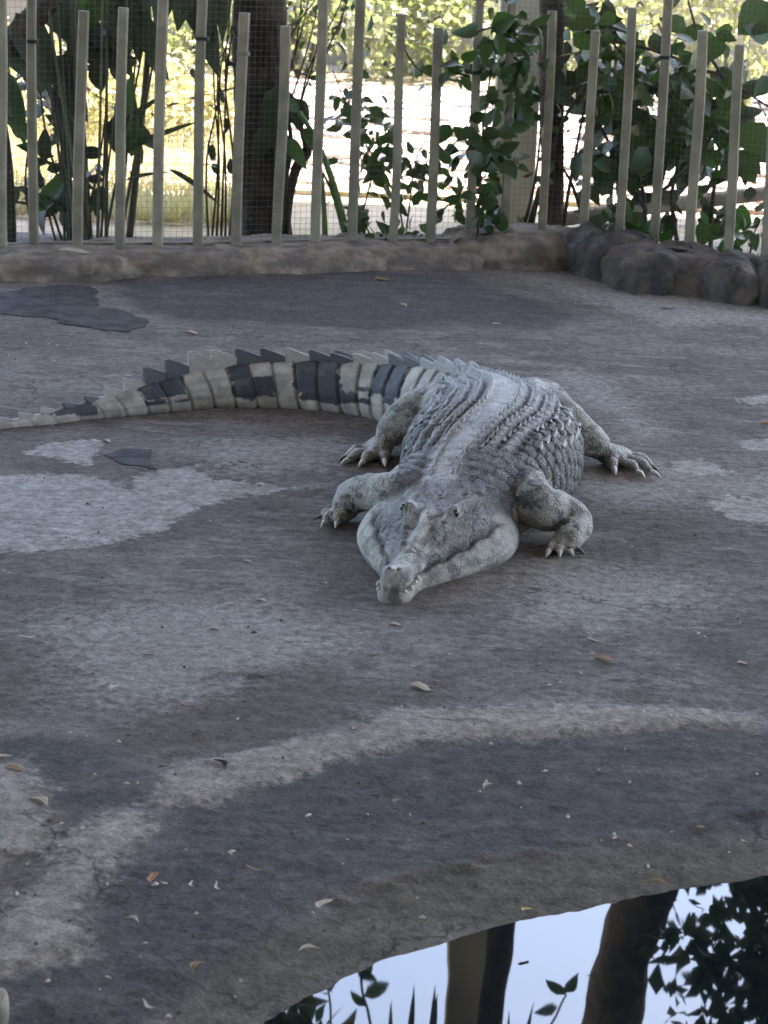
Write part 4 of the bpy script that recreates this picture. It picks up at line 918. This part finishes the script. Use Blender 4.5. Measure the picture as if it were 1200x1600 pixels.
# claws, eyes, teeth
for tip, t, r, dk in CLAWS:
    d = t-tip; mid = tip+d*.5+np.array([0, 0, .004]); add('claw', ctube([tip-d*.12+[0, 0, .002], tip+d*.15+[0, 0, .004], mid, t], [r*.9, r*.95, r*.7, r*.12], 4, 8), M['claw_shadow_nostril'] if dk else M['claw'], bo)
for s_ in (-1, 1):
    add('eye', hball(.388, s_*.070, .143, .012, .011, .012, 12), M['eye'], bo)
    add('nostril', hball(.028, s_*.012, .087, .008, .005, .004, 10), M['claw_shadow_nostril'], bo)
    for (t, r, h_) in [(.016, .004, .009), (.045, .005, .012), (.082, .004, .009), (.112, .005, .012)]:
        wj, zj, wt_ = [float(np.interp(t, HS[:, 0], HS[:, i])) for i in (1, 2, 3)]; l = (wt_+.66*(wj-wt_))+(.003 if t > .1 else .005)
        a, b = hp(t, s_*(l-.004), zj+.004), hp(t, s_*(l+.003), zj+.004-h_); add('tooth', ctube([a, (a+b)/2, b], [r, r*.75, .0008], 3, 7), M['tooth'], bo)

# ------------------------------------------------------------------ fallen leaves and bits on the slab
def litter_mesh(mat, seed, kind):
    g_ = np.random.default_rng(seed); v, f = [], []; n = 7
    wd = {'curl': .22, 'flat': .34, 'stick': .10}[kind]; cu = {'curl': 1.9, 'flat': 1.1, 'stick': .8}[kind]
    for i in range(n):
        t = i/(n-1); w_ = wd*math.sin(math.pi*min(.97, max(.06, t)))**.7; bend = .18*math.sin(t*4+seed); w_ *= .75+.5*g_.random()
        for j in range(5):
            u = (j-2)/2; a = u*cu; r = w_/max(cu, .1)
            v.append((bend+r*math.sin(a)*1.0, t-.5, .02+r*(1-math.cos(a))+.10*abs(t-.45)**1.5*(1+.5*g_.normal())))
    f = grid_faces(n, 5, False); return mesh_of('dry_leaf', (np.array(v), f), mat)
LT = {}
for mk in ('litter', 'litter_pale', 'litter_dark', 'litter_yellow', 'litter_rust'):
    for i, kd in enumerate(('curl', 'flat', 'stick')): LT[mk, kd] = litter_mesh(M[mk], 3+i, kd)
LIT = [  # px, py, length px, direction deg, material, shape, label
 (178, 1076, 22, 70, 'litter_pale', 'curl', 'small bright curled leaf standing up on the left, level with the middle of the slab'),
 (62, 1254, 38, -25, 'litter_pale', 'curl', 'large pale curled leaf low on the left edge'),
 (6, 1183, 18, 20, 'litter_pale', 'flat', 'pale leaf touching the left edge of the picture'),
 (22, 1202, 22, 0, 'litter', 'flat', 'dull brown leaf just below the pale one at the left edge'),
 (345, 1196, 34, -40, 'litter_dark', 'curl', 'dark curled leaf on the pale arc stain'),
 (400, 1056, 30, 5, 'litter_dark', 'stick', 'dark twig-like leaf above the pale arc stain'),
 (290, 1100, 26, -15, 'litter', 'stick', 'thin brown leaf on the slab left of centre'),
 (305, 1149, 18, 80, 'litter_dark', 'curl', 'small dark upright curl above the pale arc'),
 (658, 1076, 30, -10, 'litter_pale', 'flat', 'pale tan leaf below the snout'),
 (678, 1073, 22, 5, 'litter', 'stick', 'thin brown stalk beside the tan leaf below the snout'),
 (407, 939, 20, -20, 'litter_pale', 'curl', 'small pale leaf left of the snout'),
 (336, 983, 15, 0, 'litter_pale', 'flat', 'tiny pale leaf on the slab left of the snout, lower one'),
 (227, 1023, 22, 0, 'litter_dark', 'stick', 'small dark stick on the left of the slab'),
 (42, 995, 24, 15, 'litter_pale', 'stick', 'pale thin leaf near the left edge below the dry patch'),
 (181, 1017, 14, 0, 'litter', 'stick', 'tiny brown leaf left of the small dark stick'),
 (578, 1024, 22, 0, 'litter_dark', 'stick', 'small dark leaf below and left of the snout'),
 (618, 977, 18, -10, 'litter_pale', 'flat', 'small pale leaf right under the snout'),
 (930, 1001, 26, -12, 'litter_pale', 'stick', 'slim pale leaf on the right of the slab'),
 (945, 1032, 28, -10, 'litter', 'flat', 'faint brown flat leaf below the slim pale leaf'),
 (1160, 1037, 14, 0, 'litter_pale', 'flat', 'tiny pale leaf near the right edge'),
 (1080, 882, 10, 0, 'litter_pale', 'flat', 'tiny white fleck right of the front foot'),
 (762, 1229, 22, 45, 'litter_pale', 'curl', 'bright curled leaf on the dark wet area right of centre'),
 (620, 1253, 20, 60, 'litter', 'curl', 'small curled leaf on the dark wet area near the centre'),
 (652, 1246, 24, 5, 'litter_dark', 'stick', 'dark thin leaf on the wet area beside the small curl'),
 (586, 1248, 22, -30, 'litter_dark', 'curl', 'dark curled leaf on the wet area left of the small curl'),
 (300, 1382, 24, -55, 'litter_pale', 'stick', 'pale slender leaf on the wet area, left one of a pair'),
 (340, 1385, 24, -45, 'litter_pale', 'stick', 'pale slender leaf on the wet area, right one of a pair'),
 (397, 1357, 26, -5, 'litter', 'stick', 'thin brown leaf above the pair of slender leaves'),
 (238, 1372, 24, -70, 'litter_rust', 'flat', 'rust brown leaf on the wet area at the lower left'),
 (207, 1438, 26, -20, 'litter_pale', 'curl', 'curled pale leaf at the lower left below the rust leaf'),
 (507, 1413, 26, 60, 'litter_pale', 'flat', 'bright leaf lying on the brown ridge above the water'),
 (482, 1484, 28, 15, 'litter_pale', 'curl', 'tan leaf on the ridge near the water at the bottom'),
 (308, 1512, 32, 70, 'litter', 'curl', 'brown curled leaf at the bottom left of the water'),
 (232, 1570, 30, -25, 'litter_pale', 'stick', 'pale stalk near the bottom edge'),
 (169, 1528, 9, 0, 'litter_pale', 'flat', 'tiny white fleck at the bottom left'),
 (823, 1422, 16, 40, 'litter_yellow', 'flat', 'small yellow leaf at the edge of the water'),
 (1028, 1382, 32, -8, 'litter', 'curl', 'brown curled leaf at the water line on the right'),
 (1095, 1293, 10, 0, 'litter_yellow', 'flat', 'tiny yellow fleck on the ridge at the right'),
 (118, 398, 44, 5, 'litter_pale', 'flat', 'pale dead leaf lying on the kerb in place of a sun fleck at the left'),  # pale leaf set where a sun fleck brightens the kerb
 (300, 521, 20, -10, 'litter_pale', 'flat', 'pale crumpled leaf behind the tail tip'),
 (552, 529, 12, 0, 'litter_pale', 'flat', 'tiny pale fleck behind the middle of the tail'),
 (630, 478, 16, -30, 'litter_pale', 'curl', 'small pale leaf on the dark patch behind the tail'),
 (776, 507, 14, 20, 'litter_pale', 'curl', 'small pale leaf behind the crocodile back'),
 (598, 438, 20, 10, 'litter', 'flat', 'brown leaf near the kerb at the back centre'),
 (1196, 664, 18, 0, 'litter_rust', 'curl', 'orange brown leaf cut by the right edge'),
 (1040, 482, 24, 5, 'litter_dark', 'stick', 'dark twig at the back right'),
 (200, 588, 12, 0, 'litter_pale', 'flat', 'tiny pale fleck behind the tail end'),
 (168, 690, 14, -20, 'litter_pale', 'flat', 'small pale fleck above the small dark sheet'),
 (388, 878, 12, 0, 'litter_pale', 'flat', 'tiny pale fleck left of the crocodile head'),
 (507, 912, 14, -50, 'litter_pale', 'curl', 'small pale curl between the front foot and the snout'),
 (775, 1308, 14, 60, 'litter_dark', 'curl', 'dark crumb on the ridge above the water'),
 (450, 1003, 14, 0, 'litter_dark', 'stick', 'tiny dark stick left and below the snout'),
 (253, 1200, 14, 30, 'litter_dark', 'curl', 'dark crumb at the left end of the pale arc'),
 (138, 1210, 14, 5, 'litter_dark', 'stick', 'tiny dark stick on the left wet patch'),
 (905, 865, 16, 0, 'litter_dark', 'stick', 'dark twig beside the right front claws')]
for (x, y, lp, dg_, mk, kd, lab) in LIT:
    zk = .13 if lab.startswith('pale dead leaf lying on the kerb') else 0
    p = gp(x, y, zk); L_ = lp/FPX*np.linalg.norm(p-CC)*1.15; z = gz(p[0], p[1])
    p = gp(x, y, max(z, zk)); a = math.radians(dg_); a = math.atan2(math.sin(a)*1.6, math.cos(a))
    o = bpy.data.objects.new('dry_leaf', LT[mk, kd]); COL.objects.link(o); o.location = (p[0], p[1], max(gz(p[0], p[1]), zk)+.0005)
    o.rotation_euler = (random.uniform(-.08, .08), random.uniform(-.15, .15), a-math.pi/2); o.scale = (L_, L_, L_*.8)
    tag(o, lab, 'leaf', 'fallen leaves on the slab')
v, f = [], []; g = np.random.default_rng(123)
for k in range(420):
    x, y = g.uniform(-40, 1240), 430+1150*g.random()**.8; p = gp(x, y)
    if -.55 < p[0]-.2 < .45 and 5.1 < p[1] < 7.4: continue
    sd_ = seg_dist(p[None, :2], shore); 
    if sd_[0][0]*sd_[1][0] < .03: continue
    r = g.uniform(.0016, .0055); z = gz(p[0], p[1]); b = len(v); e = g.uniform(.6, 2.2); a = g.uniform(0, 6.28)
    for i in range(5):
        q_ = i*1.2566; dx, dy = r*e*math.cos(q_), r*math.sin(q_)*g.uniform(.6, 1.2); v.append((p[0]+dx*math.cos(a)-dy*math.sin(a), p[1]+dx*math.sin(a)+dy*math.cos(a), z-.001))
    v.append((p[0], p[1], z+r*g.uniform(.6, 1.2))); f += [(b+i, b+(i+1) % 5, b+5) for i in range(5)]
hf = len(f)//10*5; 
for nm, ff_, mt_, lb in (('grit', f[:hf], M['litter_dark'], 'dark grit scattered over the concrete'), ('leaf_crumbs', f[hf:], M['litter_pale'], 'pale leaf crumbs scattered over the concrete')):
    o = add(nm, (np.array(v), ff_), mt_, base=(0, 5, 0), smooth=False); tag(o, lb, 'debris', kind='stuff')
o = rock('pale_stone', -22, 10, 1600, .08, .03, M['rock'], 'pale stone cut by the left edge at the bottom corner', 12, .9); del o['group']
